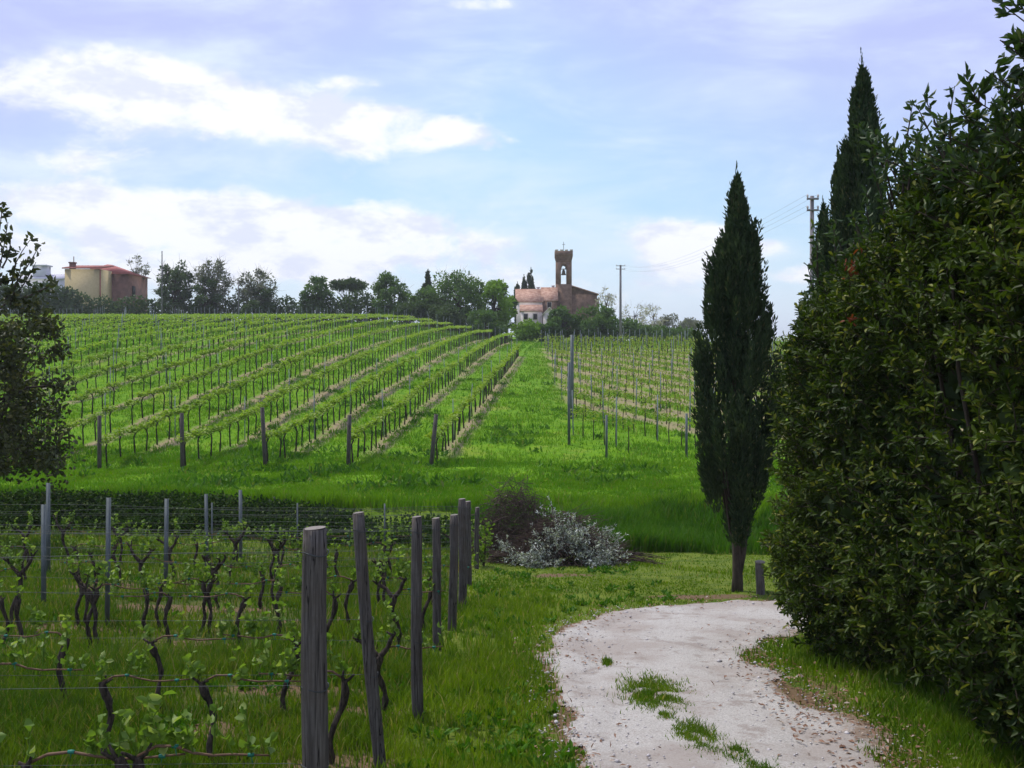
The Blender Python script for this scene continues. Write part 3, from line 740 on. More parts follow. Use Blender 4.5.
def build_hedge():
    dk = [3.2, 5.0, 6.3, 7.5, 8.5, 9.5, 11.0, 12.2, 13.0]
    tk = [2.6, 2.35, 1.95, 1.72, 1.82, 1.68, .92, .38, -.3]       # top of the foliage
    xk = [3.45, 3.38, 3.30, 3.22, 3.17, 3.12, 3.08, 3.22, 3.6]    # its left face
    t = empty('laurel_hedge', at(512 + 4.3 / 9 * 1000, 9), 'big dark glossy laurel hedge filling the right side of the track', 'hedge')
    base = np.array(t.location)
    def surf():
        while True:
            d = rng.uniform(3.0, 13.0); th = rng.uniform(-.75, 1) * pi * .62
            if rng.uniform() < .16: d = 13.0 - abs(rng.normal()) * .5; th = rng.uniform(-.5, 1) * pi * .62
            zt = np.interp(d, dk, tk); xf = np.interp(d, dk, xk)
            zb = float(H(xf + .5, d, False)) + .03
            end = np.clip((13.1 - d) / 1.0, 0, 1) ** .5
            a = 1.35; zm = (zt + zb) / 2; b = (zt - zb) / 2
            ct, st = cos(th), sin(th)
            cx = np.sign(ct) * abs(ct) ** (.55 if st > 0 else .22); sz = np.sign(st) * abs(st) ** .8
            x = xf + a - cx * a * (.25 + .75 * end); z = zm + sz * b * (.55 + .45 * end)
            if z < zb: continue
            lump = .42 * fbm(np.array([d * .9 + 9]), np.array([z * .9 + x * .5]), 23, 3)[0]
            nrm = unit(np.array([-ct * (.4 + .6 * end), .9 * (1 - end) - .25, st * .6]))
            dep = rng.uniform(0, 1) ** 1.6 * .75
            p = np.array([x, d, z]) + nrm * (lump - dep)
            p[0] += .30 * (z < zb + .8) * (zb + .8 - z)
            return p - base, nrm
    gl, gs = G(), G()
    hedge_shoots(8600, surf, gl, gs)
    # main stems inside
    for d in np.arange(3.6, 12.9, .45):
        xf = np.interp(d, dk, xk) + 1.25; zb = float(H(xf, d)); zt = np.interp(d, dk, tk)
        for q in range(2):
            p0 = np.array([xf + rng.uniform(-.3, .5), d + rng.uniform(-.2, .2), zb - .1]) - base
            gs.tube(limb(p0, (rng.uniform(-.3, .2), rng.uniform(-.2, .2), 1), (zt - zb) * .8, .06, 6, .25), np.linspace(.035, .012, 6), 5, False)
    gl.build('foliage', M['laurel_leaf'], t)
    o = gs.build('stem', M['bark'], t); o['kind'] = 'stuff'
    # the heart of the hedge: dead leaves and twigs packed behind the green face
    gc = G(); n = 24000; P = []
    while len(P) < n:
        p, nr = surf(); P.append(p - nr * rng.uniform(.35, 1.25))
    P = np.array(P); add_leaves(gc, P, rdir(n), .24, .15, .2)
    gc.build('inner_foliage', M['tree_dark'], t)
    # looser shoots that stand up along the top
    gt, gs2 = G(), G()
    for k in range(150):
        d = rng.uniform(4.6, 12.2); zt = np.interp(d, dk, tk); x = np.interp(d, dk, xk) + rng.uniform(.3, 1.6)
        hh = min(abs(rng.normal()) * .3 + .1, .5)
        p = np.array([x, d, zt - .35]) - base
        pts = limb(p, (rng.uniform(-.5, .2), rng.uniform(-.3, .3), 1), .3 + hh, .12, 5, .1)
        gs2.tube(pts, [.012, .010, .008, .006, .003], 4, False)
        m = int(16 + hh * 34); s = rng.uniform(.1, 1, m); i = np.clip((s * 4).astype(int), 0, 3); f = (s * 4 - i)[:, None]
        Pq = pts[i] * (1 - f) + pts[i + 1] * f
        add_leaves(gt, Pq, rdir(m) + [0, 0, .55], .105 * rng.uniform(.6, 1.2, m), .033, .2, True)
    gt.build('top_shoots', M['laurel_tip'], t); o = gs2.build('shoot_stem', M['bark'], t); o['kind'] = 'stuff'
    # a few leaves turned red
    gr = G(); n = 20
    c = np.array(px(853, 268, 9.0)) - base; c2 = np.array(px(855, 318, 9.2)) - base
    P = np.concatenate([c + rng.normal(size=(n, 3)) * [.04, .05, .06], c2 + rng.normal(size=(8, 3)) * .04])
    add_leaves(gr, P, rdir(len(P)), .075, .03, .2, True)
    gr.build('red_leaves', M['red_leaf'], t)

def build_laurel_tree():
    """the taller laurel that rises out of the near end of the hedge"""
    loc = (4.45, 6.8, float(H(4.45, 6.8)))
    t = empty('laurel_tree', loc, 'tall laurel with loose open shoots rising above the near end of the hedge', 'tree')
    g, gl, gs = G(), G(), G()
    tops = [(1003, 5, 6.6), (985, 70, 6.7), (1020, 40, 6.5), (965, 118, 7.0), (945, 135, 7.3), (930, 165, 7.6), (1010, 95, 6.4), (992, 130, 6.6), (960, 165, 6.9), (1035, 10, 6.3), (1050, -30, 6.2), (1075, 20, 6.3), (885, 160, 8.4), (905, 205, 8.0), (873, 150, 8.7), (1000, 40, 6.9), (975, 100, 6.6), (918, 150, 7.9)]
    for (a, b, d) in tops:
        e = np.array(px(a, b, d)) - loc
        s0 = np.array([rng.uniform(-.1, .1), rng.uniform(-.1, .1), rng.uniform(.2, 1.2)])
        k = np.linspace(0, 1, 9)[:, None]; pts = s0 * (1 - k) + e * k + np.sin(k * pi) * rng.normal(size=3) * .06
        kk = k[:, 0]; pts[:, 0] = s0[0] + (e[0] - s0[0]) * kk ** 7; pts[:, 1] = s0[1] + (e[1] - s0[1]) * kk ** 2
        g.tube(pts, np.linspace(.03, .004, 9), 5, False)
        for q in range(34):
            f = 1 - rng.uniform(0, 1) ** 1.3 * .42; i = min(int(f * 8), 7); p = pts[i] + (pts[i + 1] - pts[i]) * (f * 8 - i)
            dd = unit(rdir(1)[0] + [0, 0, .8]); ln = rng.uniform(.10, .34) * (1.25 - f * .55)
            l = limb(p, dd, ln, .2, 4, .2); gs.tube(l, [.005, .004, .003, .002], 3, False)
            m = 9; s = rng.uniform(.1, 1, m); ii = np.clip((s * 3).astype(int), 0, 2); ff = (s * 3 - ii)[:, None]
            add_leaves(gl, l[ii] * (1 - ff) + l[ii + 1] * ff, rdir(m) * .8 + dd, .10 * rng.uniform(.6, 1.2, m), .032, .2, True)
    g.tube([(0, 0, -.2), (.02, 0, .6), (0, .02, 1.4)], [.08, .06, .05], 7)
    g.build('trunk', M['bark'], t, True); gl.build('crown', M['laurel_tip'], t); o = gs.build('twig', M['bark'], t); o['kind'] = 'stuff'
build_hedge(); build_laurel_tree()

# ------------------------------------------------------------------ tree at the left edge
def build_left_tree():
    d = 24.5; x = -13.4; loc = (x, d, float(H(x, d)))
    t = empty('leafy_tree', loc, 'dark leafy tree cut by the left edge, standing at the foot of the bank', 'tree')
    g, gl = G(), G()
    g.tube([(0, 0, -.2), (.1, 0, .8), (0, .1, 2.2), (-.1, .1, 4.2)], [.16, .13, .10, .05], 8)
    blobs = []
    for k in range(130):
        q = px(rng.uniform(-75, 50), rng.uniform(316, 470), d + rng.uniform(-1.5, 1.5)); p = np.array(q) - loc
        if (q[0] * 1000 / q[1] + 512) > 66 - 30 * abs((352 - q[2] * 1000 / q[1]) - 30) / 60 * 0: continue
        blobs.append(p)
    # ragged right side
    for (a, b) in [(52, 330), (58, 350), (62, 385), (56, 410), (60, 440), (40, 308), (46, 460), (28, 304), (10, 300), (20, 470)]:
        blobs.append(np.array(px(a, b, d)) - loc)
    for p in blobs:
        m = 70; v = rdir(m) * (rng.uniform(0, 1, m) ** .5)[:, None] * rng.uniform(.28, .5)
        add_leaves(gl, p + v, rdir(m) + [0, 0, -.2], .15 * rng.uniform(.6, 1.2, m), .085 * rng.uniform(.7, 1.2, m), .25, True)
    for p in blobs[::4]:
        s = np.array([0, 0, rng.uniform(1.0, 3.6)]); g.tube([s, s * .4 + p * .6 + rng.normal(size=3) * .15, p], [.045, .03, .01], 4, False)
    # open twigs with a few leaves that stand against the sky
    for (a, b, e, f) in [(-8, 300, 8, 222), (-15, 290, 2, 205), (5, 300, 40, 245), (10, 305, 22, 262), (-2, 310, 36, 262), (14, 296, 30, 240), (-12, 262, 9, 238), (2, 268, 10, 232), (20, 300, 52, 283), (0, 285, 14, 276)]:
        p0 = np.array(px(a, b, d)) - loc; p1 = np.array(px(e, f, d + rng.uniform(-.5, .5))) - loc
        k = np.linspace(0, 1, 6)[:, None]; pts = p0 * (1 - k) + p1 * k + np.sin(k * pi) * rng.normal(size=3) * .12
        g.tube(pts, np.linspace(.028, .008, 6), 4, False)
        m = 24; s = rng.uniform(.25, 1.02, m); i = np.clip((s * 5).astype(int), 0, 4); ff = (s * 5 - i)[:, None]
        add_leaves(gl, pts[i] * (1 - ff) + pts[i + 1] * ff + rng.normal(size=(m, 3)) * .05, rdir(m) + [0, 0, .2], .19 * rng.uniform(.6, 1.2, m), .10, .25, True)
    # hanging sprays under the crown
    for (a, b) in [(45, 478), (62, 470), (64, 445), (55, 462)]:
        p = np.array(px(a, b, d)) - loc; m = 45
        add_leaves(gl, p + rng.normal(size=(m, 3)) * [.1, .2, .35], rdir(m) + [0, 0, -.6], .13, .07, .25, True)
    g.build('trunk', M['bark'], t, True); gl.build('crown', M['left_leaf'], t)
build_left_tree()

# ------------------------------------------------------------------ hilltop: hedges, trees, houses, church
def far_hedge(name, x0, x1, d, tops, label, leafm, n, leaf=.5, depth=3.0, cat='hedge'):
    """tops: list of (px x, px y) of the upper edge"""
    xc = (x0 + x1) / 2; loc = at(xc, d); t = empty(name, loc, label, cat)
    tx, ty = zip(*tops); xp = rng.uniform(x0, x1, n)
    dd = d + rng.uniform(-.5, .5, n) * depth; X = (xp - 512) / F * d; zb = H(X, dd, False)
    zt = (352 - np.interp(xp, tx, ty)) / F * d + .9 * fbm(X / 1.6, dd * 0, 19, 3)
    f = rng.uniform(0, 1, n) ** .7; prof = 1 - .55 * (np.abs(dd - d) / depth * 2) ** 2
    P = np.stack([X, dd, zb + (zt - zb) * f * prof], 1) - loc
    g = G(); add_leaves(g, P, rdir(n) + [0, 0, .3], leaf * rng.uniform(.6, 1.3, n), leaf * .65, .25)
    gs = G()
    for k in range(int((x1 - x0) / 9) + 1):
        a = (x0 + (k + .5) * 9 - 512) / F * d
        if a > (x1 - 512) / F * d: break
        zz = float(H(a, d)); ht = (352 - np.interp(a / d * F + 512, tx, ty)) / F * d - zz
        gs.tube(limb(np.array([a, d, zz - .1]) - loc, (0, 0, 1), max(ht * .8, .5), .12, 4, .3), [.07, .06, .04, .02], 4, False)
    if gs.n: o = gs.build('stem', M['bark'], t); o['kind'] = 'stuff'
    g.build('foliage', M[leafm], t); return t

def build_hilltop():
    far_hedge('hedge', -30, 78, 156, [(-30, 280), (10, 283), (30, 285), (45, 280), (60, 284), (72, 288), (78, 294)], 'dark bushy hedge at the far left on the hill crest beside the yellow house', 'tree_dark', 6500, .6)
    far_hedge('hedge', 78, 312, 157, [(78, 294), (100, 297), (140, 297), (200, 299), (260, 298), (312, 298)], 'long low dark hedge along the hill crest below the row of round trees', 'tree_dark', 9000, .5)
    def T(name, xc, top, w, d, label, leafm, n, **kw):
        loc = at(xc, d); h = (352 - top) / F * d - loc[2]; r = w / 2 / F * d
        return broad_tree(name, loc, h, r, label, kw.pop('cat', 'tree'), kw.pop('leaf', .42), leafm, int(n * 1.4), **kw)
    T('round_tree', 175, 263, 35, 154, 'dark round tree on the crest, first right of the yellow house', 'tree_dark', 2600, twigs=4, clumps=64, spread=.24, base=.22)
    T('round_tree', 213, 259, 36, 156, 'tallest pale grey half-bare tree on the crest, second right of the yellow house', 'tree_grey', 1500, twigs=6, clumps=64, spread=.24, base=.2)
    T('bush', 205, 276, 30, 153, 'dark bush at the foot of the tallest half-bare crest tree', 'tree_dark', 1500, clumps=16, base=.1, cat='bush')
    T('round_tree', 257, 270, 36, 155, 'grey twiggy round tree on the crest, third right of the yellow house', 'tree_grey', 1500, twigs=6, clumps=60, spread=.24, base=.2)
    T('bush', 257, 284, 30, 153, 'dark bush under the twiggy third crest tree', 'tree_dark', 1300, clumps=16, base=.1, cat='bush')
    T('bare_tree', 137, 257, 20, 178, 'small pale bare tree behind the brick end of the yellow house', 'tree_grey', 260, twigs=9, clumps=18, base=.55)
    T('small_tree', 318, 273, 28, 150, 'small airy green tree on the crest just left of the umbrella pine', 'tree_mid', 1500, twigs=3, clumps=24, base=.25)
    T('umbrella_pine', 349, 279, 36, 158, 'umbrella pine with a flat dark crown on the crest', 'tree_dark', 1900, shape='umbrella', clumps=34, spread=.26, cat='pine tree')
    far_hedge('hedge', 300, 385, 150, [(300, 294), (318, 290), (340, 297), (362, 292), (385, 296)], 'dark scrub hedge beneath the umbrella pine', 'tree_dark', 3600, .5)
    T('leafy_tree', 391, 277, 36, 148, 'spiky topped mid-green tree between the umbrella pine and the dense thicket', 'tree_mid', 3000, clumps=34, base=.1, twigs=3)
    T('leafy_tree', 428, 288, 40, 146, 'low rounded dark tree right under the lone cypress tip', 'tree_mid', 2600, clumps=30, base=.02)
    T('leafy_tree', 459, 275, 62, 144, 'broadest dark green tree of the thicket left of the church', 'tree_mid', 5200, clumps=60, base=.02, twigs=2)
    T('leafy_tree', 494, 279, 38, 142, 'light green tree at the right end of the thicket', 'tree_light', 3000, clumps=36, base=.04)
    T('leafy_tree', 506, 284, 22, 146, 'narrow dark tree between the light green tree and the church houses', 'tree_mid', 1800, clumps=22, base=.04, twigs=2)
    T('bush', 410, 302, 34, 141, 'dark bush at the top end of the vine rows, left of the broad thicket tree', 'tree_dark', 1800, clumps=20, base=.02, cat='bush')
    T('bush', 448, 306, 40, 138, 'dark bush at the foot of the broad thicket tree', 'tree_dark', 2200, clumps=24, base=.02, cat='bush')
    T('bush', 486, 310, 36, 134, 'mid-green bush at the foot of the light green tree', 'tree_mid', 2000, clumps=22, base=.02, cat='bush')
    T('bush', 526, 321, 34, 138, 'yellow-green bush in front of the low white church house', 'tree_light', 1100, clumps=20, base=.02, cat='bush'); 
    T('bush', 545, 320, 22, 139, 'small mid-green bush left of the dark one under the church tower', 'tree_mid', 1200, clumps=16, base=.02, cat='bush')
    T('bush', 563, 305, 27, 142, 'dark round bush right in front of the church tower', 'tree_mid', 2800, clumps=26, base=.02, cat='bush')
    T('bush', 597, 309, 44, 142, 'wide green bush in front of the brown church nave', 'tree_mid', 3000, clumps=30, base=.02, cat='bush')
    far_hedge('hedge', 572, 700, 145, [(572, 322), (600, 320), (630, 322), (660, 326), (700, 330)], 'low green hedge along the crest right of the church', 'tree_mid', 5200, .5)
    T('bare_tree', 607, 286, 20, 165, 'pale bare tree touching the right corner of the church', 'tree_blossom', 160, twigs=10, clumps=20, base=.3)
    T('bare_tree', 634, 303, 26, 185, 'pale bare tree just right of the utility pole on the crest', 'tree_blossom', 320, twigs=12, clumps=24, base=.2)
    T('bare_tree', 654, 306, 24, 190, 'second pale bare tree right of the crest utility pole', 'tree_blossom', 320, twigs=12, clumps=24, base=.2)
    T('grey_tree', 648, 322, 30, 200, 'grey-green tree behind the hedge, below the second pale bare tree', 'tree_grey', 1500, clumps=20, base=.05)
    T('grey_tree', 671, 315, 28, 200, 'tallest grey-green tree of the line ending at the big cypress', 'tree_grey', 1600, clumps=22, base=.05)
    T('grey_tree', 693, 318, 28, 205, 'grey-green tree half hidden by the left side of the big cypress', 'tree_grey', 1600, clumps=22, base=.05)
    for (xc, top, w, lab) in [(531, 269, 9, 'tallest of the three dark conifers behind the church houses'), (524, 276, 7, 'middle-sized dark conifer left of the tallest behind the church houses'), (517.5, 283, 6.5, 'smallest dark conifer, leftmost behind the church houses'), (428, 271, 9, 'lone cypress tip standing over the crest thicket')]:
        d = 215 if xc > 500 else 165; loc = at(xc, d); h = (352 - top) / F * d - loc[2]; r = w / 2 / F * d
        cypress(loc, h, [(h * .05, r * .8), (h * .4, r), (h * .7, r * .9), (h * .9, r * .55), (h, .05)], lab, n_spray=330, blades=26, base_w=.2, leaf=.5, trunk=True)

def gable(g, x0, x1, y0, y1, ze, zr, along='x', over=.3, th=.15):
    """pitched roof slabs; ridge runs along x or y"""
    if along == 'x':
        ym = (y0 + y1) / 2
        for (ya, yb) in ((y0 - over, ym), (y1 + over, ym)):
            za = ze - (zr - ze) * over / (abs(ym - (y0 if ya < ym else y1)))
            V = [(x0 - over, ya, za), (x1 + over, ya, za), (x1 + over, yb, zr), (x0 - over, yb, zr)]
            V += [(a, b, c + th) for a, b, c in V]
            g.add(V, [(0, 3, 2, 1), (4, 5, 6, 7), (0, 1, 5, 4), (1, 2, 6, 5), (2, 3, 7, 6), (3, 0, 4, 7)])
    else:
        xm = (x0 + x1) / 2
        for (xa, xb) in ((x0 - over, xm), (x1 + over, xm)):
            za = ze - (zr - ze) * over / (abs(xm - (x0 if xa < xm else x1)))
            V = [(xa, y0 - over, za), (xa, y1 + over, za), (xb, y1 + over, zr), (xb, y0 - over, zr)]
            V += [(a, b, c + th) for a, b, c in V]
            g.add(V, [(0, 3, 2, 1), (4, 5, 6, 7), (0, 1, 5, 4), (1, 2, 6, 5), (2, 3, 7, 6), (3, 0, 4, 7)])
def gable_walls(g, x0, x1, y0, y1, zb, ze, zr, along='x'):
    g.box(x0, x1, y0, y1, zb, ze)
    e = .002
    if along == 'x':
        ym = (y0 + y1) / 2
        for (xa, xb) in ((x0, x0 + .3), (x1 - .3, x1)):
            g.add([(xa, y0, ze + e), (xa, y1, ze + e), (xa, ym, zr), (xb, y0, ze + e), (xb, y1, ze + e), (xb, ym, zr)], [(0, 3, 5, 2), (1, 2, 5, 4), (0, 1, 4, 3)], [(0, 2, 1), (3, 4, 5)])
    else:
        xm = (x0 + x1) / 2
        for (ya, yb) in ((y0, y0 + .3), (y1 - .3, y1)):
            g.add([(x0, ya, ze + e), (x1, ya, ze + e), (xm, ya, zr), (x0, yb, ze + e), (x1, yb, ze + e), (xm, yb, zr)], [(0, 3, 5, 2), (1, 2, 5, 4), (0, 1, 4, 3)], [(0, 1, 2), (3, 5, 4)])
def window(t, x, y, z, w, h, frame='stone_pale'):
    g = G(); g.box(x - w / 2 - .12, x + w / 2 + .12, y - .06, y + .05, z - h / 2 - .12, z + h / 2 + .12)
    f = g.build('window', M[frame], t); g = G(); g.box(x - w / 2, x + w / 2, y - .09, y - .03, z - h / 2, z + h / 2); g.build('pane', M['dark_open'], f)

def build_yellow_house():
    base = (-70.0, 167.0, 4.2); t = empty('yellow_house', base, 'yellow rendered house with red roof and brick end on the crest at far left', 'house')
    def L(g): g.V = [v - np.array(base) for v in g.V]; return g
    g = G(); g.box(-73.8, -68.0, 165, 169.9, 3.5, 13.7); L(g).build('yellow_wall', M['stucco'], t)
    g = G(); V = [(-74.1, 164.6, 13.72), (-67.7, 164.6, 13.72), (-67.7, 170.2, 14.55), (-74.1, 170.2, 14.55)]
    V += [(a, b, c + .2) for a, b, c in V]; g.add(V, [(0, 3, 2, 1), (4, 5, 6, 7), (0, 1, 5, 4), (1, 2, 6, 5), (2, 3, 7, 6), (3, 0, 4, 7)])
    rf = L(g).build('lean_roof', M['roof_red'], t)
    g = G(); g.box(-73.5, -72.7, 166, 166.8, 13.7, 14.75); g.box(-73.6, -72.6, 165.9, 166.9, 14.75, 14.95); g.box(-72.95, -72.85, 166.3, 166.4, 14.95, 15.9); L(g).build('chimney', M['brick_red'], rf)
    g = G(); g.box(-74.2, -65.6, 170.2, 180, 3.5, 13.25); L(g).build('brick_wall', M['brick_red'], t)
    g = G(); x0, x1, y0, y1, ze, zr = -74.8, -65.0, 169.6, 180.6, 13.26, 15.3
    V = [(x0, y0, ze), (x1, y0, ze), (x1, y1, ze), (x0, y1, ze), (-70.6, 174.5, zr), (-70.2, 175.8, zr)]
    g.add(V, [(0, 3, 2, 1), (1, 2, 5, 4), (3, 0, 4, 5)], [(0, 1, 4), (2, 3, 5)])
    L(g).build('hip_roof', M['roof_bright'], t)
    g = G(); g.tube([(-67.92, 164.95, 4), (-67.92, 164.95, 13.6)], .09, 6); L(g).build('downpipe', M['roof_red'], t)
    g = G(); g.box(-64.9 - .62, -65.45, 172.5, 173.8, 9.6, 11.4); f = L(g).build('window', M['dark_open'], t)
    # pale shed beyond the hedge on the left
    b2 = (-103.0, 222.0, 4.0); t = empty('farm_shed', b2, 'pale farm building half hidden by the hedge left of the yellow house', 'shed')
    def L2(g): g.V = [v - np.array(b2) for v in g.V]; return g
    g = G(); gable_walls(g, -108, -98.5, 219, 227, 3.0, 16.0, 17.2); L2(g).build('wall', M['shed_wall'], t)
    g = G(); gable(g, -108, -98.5, 219, 227, 16.02, 17.22); L2(g).build('roof', M['shed_wall'], t)
    g = G(); g.box(-105.5, -102.6, 220, 222.5, 16.2, 18.9); g.box(-105.8, -102.3, 219.7, 222.8, 18.9, 19.2); L2(g).build('roof_turret', M['shed_wall'], t)

def build_church():
    d = 200.0; base = (10.4, 201.6, float(H(10.4, 201.6)))
    t = empty('church', base, 'brown brick church with a square battlemented bell tower on the hilltop', 'church')
    def L(g): g.V = [v - np.array(base) for v in g.V]; return g
    x0, x1, y0, y1 = 8.85, 11.95, 200.0, 203.1; zb = base[2] - .4
    zl, zo, zs = 13.6, 13.6, 16.9                       # belfry floor, spring of the arch
    g = G(); g.box(x0, x1, y0, y1, zb, zo)
    p = .95                                             # corner piers leave an opening in every face
    for (a, b) in ((x0, x0 + p), (x1 - p, x1)):
        for (c, e) in ((y0, y0 + p), (y1 - p, y1)): g.box(a, b, c, e, zo + .002, 18.0)
    ow = (x1 - x0 - 2 * p)                              # opening width
    # arched heads: stepped wedges between the piers
    for k in range(6):
        u0, u1 = k / 6, (k + 1) / 6; f = lambda u: zs + ow / 2 * math.sqrt(max(0, 1 - (2 * u - 1) ** 2))
        zz = min(f(u0), f(u1)); a0, a1 = x0 + p + ow * u0, x0 + p + ow * u1
        for (c, e) in ((y0 + .003, y0 + .6), (y1 - .6, y1 - .003)): g.box(a0 + .001, a1 - .001, c, e, zz, 18.0)
        b0, b1 = y0 + p + ow * u0, y0 + p + ow * u1
        for (c, e) in ((x0 + .003, x0 + .6), (x1 - .6, x1 - .003)): g.box(c, e, b0 + .001, b1 - .001, zz, 18.0)
    L(g).build('tower', M['brick_brown'], t)
    g = G(); g.box(x0 + .003, x1 - .003, y0 + .003, y1 - .003, 18.003, 18.5)
    for k, (o, za, zc) in enumerate([(.07, 18.5, 18.75), (.14, 18.753, 19.05), (.21, 19.053, 20.2)]):
        g.box(x0 - o, x1 + o, y0 - o, y1 + o, za, zc)
    L(g).build('tower_head', M['brick_brown'], t)
    hd = t.children[-1]; o = .21; W = x1 - x0 + 2 * o
    for k in range(4):
        a = x0 - o + W * k / 3.6; b = y0 - o + W * k / 3.6
        for yy in (y0 - o, y1 + o - .4): g = G(); g.box(a, a + W * .17, yy, yy + .4, 20.203, 20.5); L(g).build('merlon', M['stone_pale'], hd)
        if 0 < k < 3:
            for xx in (x0 - o, x1 + o - .4): g = G(); g.box(xx, xx + .4, b, b + W * .17, 20.203, 20.5); L(g).build('merlon', M['stone_pale'], hd)
    g = G(); g.tube([(10.4, 201.5, 20.2), (10.4, 201.5, 22.2)], .05, 5); g.box(10.1, 10.7, 201.48, 201.52, 21.6, 21.68); L(g).build('cross', M['steel'], t)
    g = G(); g.tube([(10.4, 201.5, 16.6), (10.4, 201.5, 16.4), (10.4, 201.5, 15.9), (10.4, 201.5, 15.6), (10.4, 201.5, 15.5)], [.12, .28, .36, .5, .52], 12); g.box(x0 + .5, x1 - .5, 201.42, 201.58, 16.62, 16.78); L(g).build('bell', M['bronze'], t)
    g = G(); gable_walls(g, 6.6, 17.3, 203.4, 214, zb, 11.7, 13.35, 'y'); L(g).build('nave_wall', M['brick_brown'], t)
    g = G(); gable(g, 6.6, 17.3, 203.4, 214, 11.72, 13.4, 'y', .35, .22); L(g).build('nave_roof', M['terracotta'], t)
    g = G(); g.box(17.3, 17.75, 203.9, 213, zb, 10.9); L(g).build('buttress', M['brick_brown'], t)
    # houses in front of it
    def house(lab, xa, xb, ya, yb, ze, zr, wallm, roofm, along='x', wins=(), chim=None):
        b = ((xa + xb) / 2, (ya + yb) / 2, float(H((xa + xb) / 2, (ya + yb) / 2))); t = empty('village_house', b, lab, 'house')
        def Q(g): g.V = [v - np.array(b) for v in g.V]; return g
        g = G(); gable_walls(g, xa, xb, ya, yb, b[2] - .4, ze, zr, along); Q(g).build('wall', M[wallm], t)
        g = G(); gable(g, xa, xb, ya, yb, ze + .02, zr + .03, along, .25, .16); rf = Q(g).build('roof', M[roofm], t)
        if chim:
            g = G(); g.box(chim[0], chim[0] + .5, chim[1], chim[1] + .5, zr - .7, zr + .5); g.box(chim[0] - .1, chim[0] + .6, chim[1] - .1, chim[1] + .6, zr + .5, zr + .65); Q(g).build('chimney', M['plaster'], rf)
        for (wx, wz) in wins:
            window(t, wx - b[0], ya - b[1], wz - b[2], .7, 1.0)
    house('long church house with a terracotta roof and a cream gable end, nearest the thicket', .9, 5.9, 195, 203, 9.8, 12.35, 'plaster', 'terracotta', 'x', [(2.2, 8.6), (4.4, 8.6)], (5.0, 200.0))
    house('taller terracotta-roofed house joined to the foot of the church tower', 5.95, 8.8, 195.6, 202.6, 10.1, 12.7, 'brick_brown', 'terracotta', 'x', [(7.3, 9.2)], (8.0, 200.5))
    house('low white house with a lean terracotta roof in front of the long church house', 1.7, 5.6, 189.5, 194.4, 7.75, 8.9, 'plaster', 'terracotta', 'x', [(2.6, 6.7), (4.4, 6.7)])
    house('small white gabled outbuilding below the church tower', 5.9, 8.1, 187, 191.8, 7.1, 8.25, 'plaster', 'plaster', 'y', [(7.0, 6.3)])
build_hilltop(); build_yellow_house(); build_church()

# ------------------------------------------------------------------ poles and power lines
def pole(xp, top, d, r, label, name='utility_pole', arms=True, wid=.4):
    loc = at(xp, d); h = (352 - top) / F * d - loc[2]
    t = empty(name, loc, label, 'pole', 'utility poles' if arms else None)
    g = G(); g.tube([(0, 0, -.4), (0, 0, h * .5), (0, 0, h)], [r * 1.2, r, r * .8], 8); g.build('shaft', M['pole_wood'], t, True)
    tips = []
    if arms:
        for q, z in enumerate((h - .12, h - .55)):
            g = G(); g.box(-wid, wid, -.04 - r, .04 - r, z - .035, z + .035); a = g.build('crossarm', M['pole_wood'], t)
            for s in (-1, 1):
                g = G(); g.tube([(s * wid * .9, -r, z + .035), (s * wid * .9, -r, z + .09), (s * wid * .9, -r, z + .12), (s * wid * .9, -r, z + .17)], [.018, .04, .045, .02], 7); g.build('insulator', M['plaster'], a)
                tips.append((loc[0] + s * wid * .9, loc[1] - r, loc[2] + z + .17))
    return tips
def build_poles():
    A = pole(812, 196, 38.0, .095, 'near utility pole with two crossarms, rising behind the hedge end', wid=.22)
    B = pole(620.5, 265, 132.0, .16, 'slender utility pole with crossarms on the crest right of the church', wid=.62)
    pole(162, 251, 152.0, .10, 'thin bare pole beside the dark round tree on the crest', 'thin_pole', False)
    pole(238.5, 280, 152.0, .08, 'short thin pole between the second and third crest trees', 'thin_pole', False)
    names = ['upper left', 'upper right', 'lower left', 'lower right']
    for k, (a, b) in enumerate(zip(A, B)):
        a, b = np.array(a), np.array(b); s = np.linspace(0, 1, 24)[:, None]
        g = G(); g.tube(a * (1 - s) + b * s - [0, 0, 1.3] * (4 * s * (1 - s)) , .0035, 4)
        tag(g.build('power_line', M['wire']), f'thin power line strung between the {names[k]} insulators of the two utility poles', 'power line', 'power lines')
build_poles()

# ------------------------------------------------------------------ hillside vineyard
ROW_DX = .06
def row_x(k, y): return -4.87 - 2.87 * k + ROW_DX * y
def hill_vine_meshes(n_var=5):
    tr, fo = [], []
    for v in range(n_var):
        g = G(); b = rng.uniform(-.07, .07, 2)
        g.tube([(0, 0, -.1), (b[0] * .5, b[1] * .6, .35), (b[0], b[1], .72), (0, .02, .88)], [.036, .030, .028, .03], 5)
        for s in (-1, 1): g.tube([(0, .02, .86), (.02, s * .2, .95), (0, s * .56, .96)], [.024, .018, .010], 4, False)
        tr.append(g.mesh('trunk', M['hill_bark'], True))
        g = G(); n = 135; y = rng.uniform(-.58, .58, n)
        P = np.stack([rng.normal(size=n) * .065, y, .93 + rng.uniform(0, 1, n) ** 1.2 * .19 * (1 + .15 * np.sin(y * 9 + v))], 1)
        add_leaves(g, P, rdir(n) * [1, 1, .5] + [0, 0, .1], .13 * rng.uniform(.6, 1.25, n), .115 * rng.uniform(.7, 1.2, n), .2, False, np.array([[0, 0, 1.0]]))
        fo.append(g.mesh('foliage', M['hill_leaf']))
    return tr, fo
def post_mesh(name, h, r, m, k=6):
    g = G(); g.tube([(0, 0, -.35), (0, 0, h * .5), (0, 0, h)], [r, r, r * .95], k); return g.mesh(name, M[m])

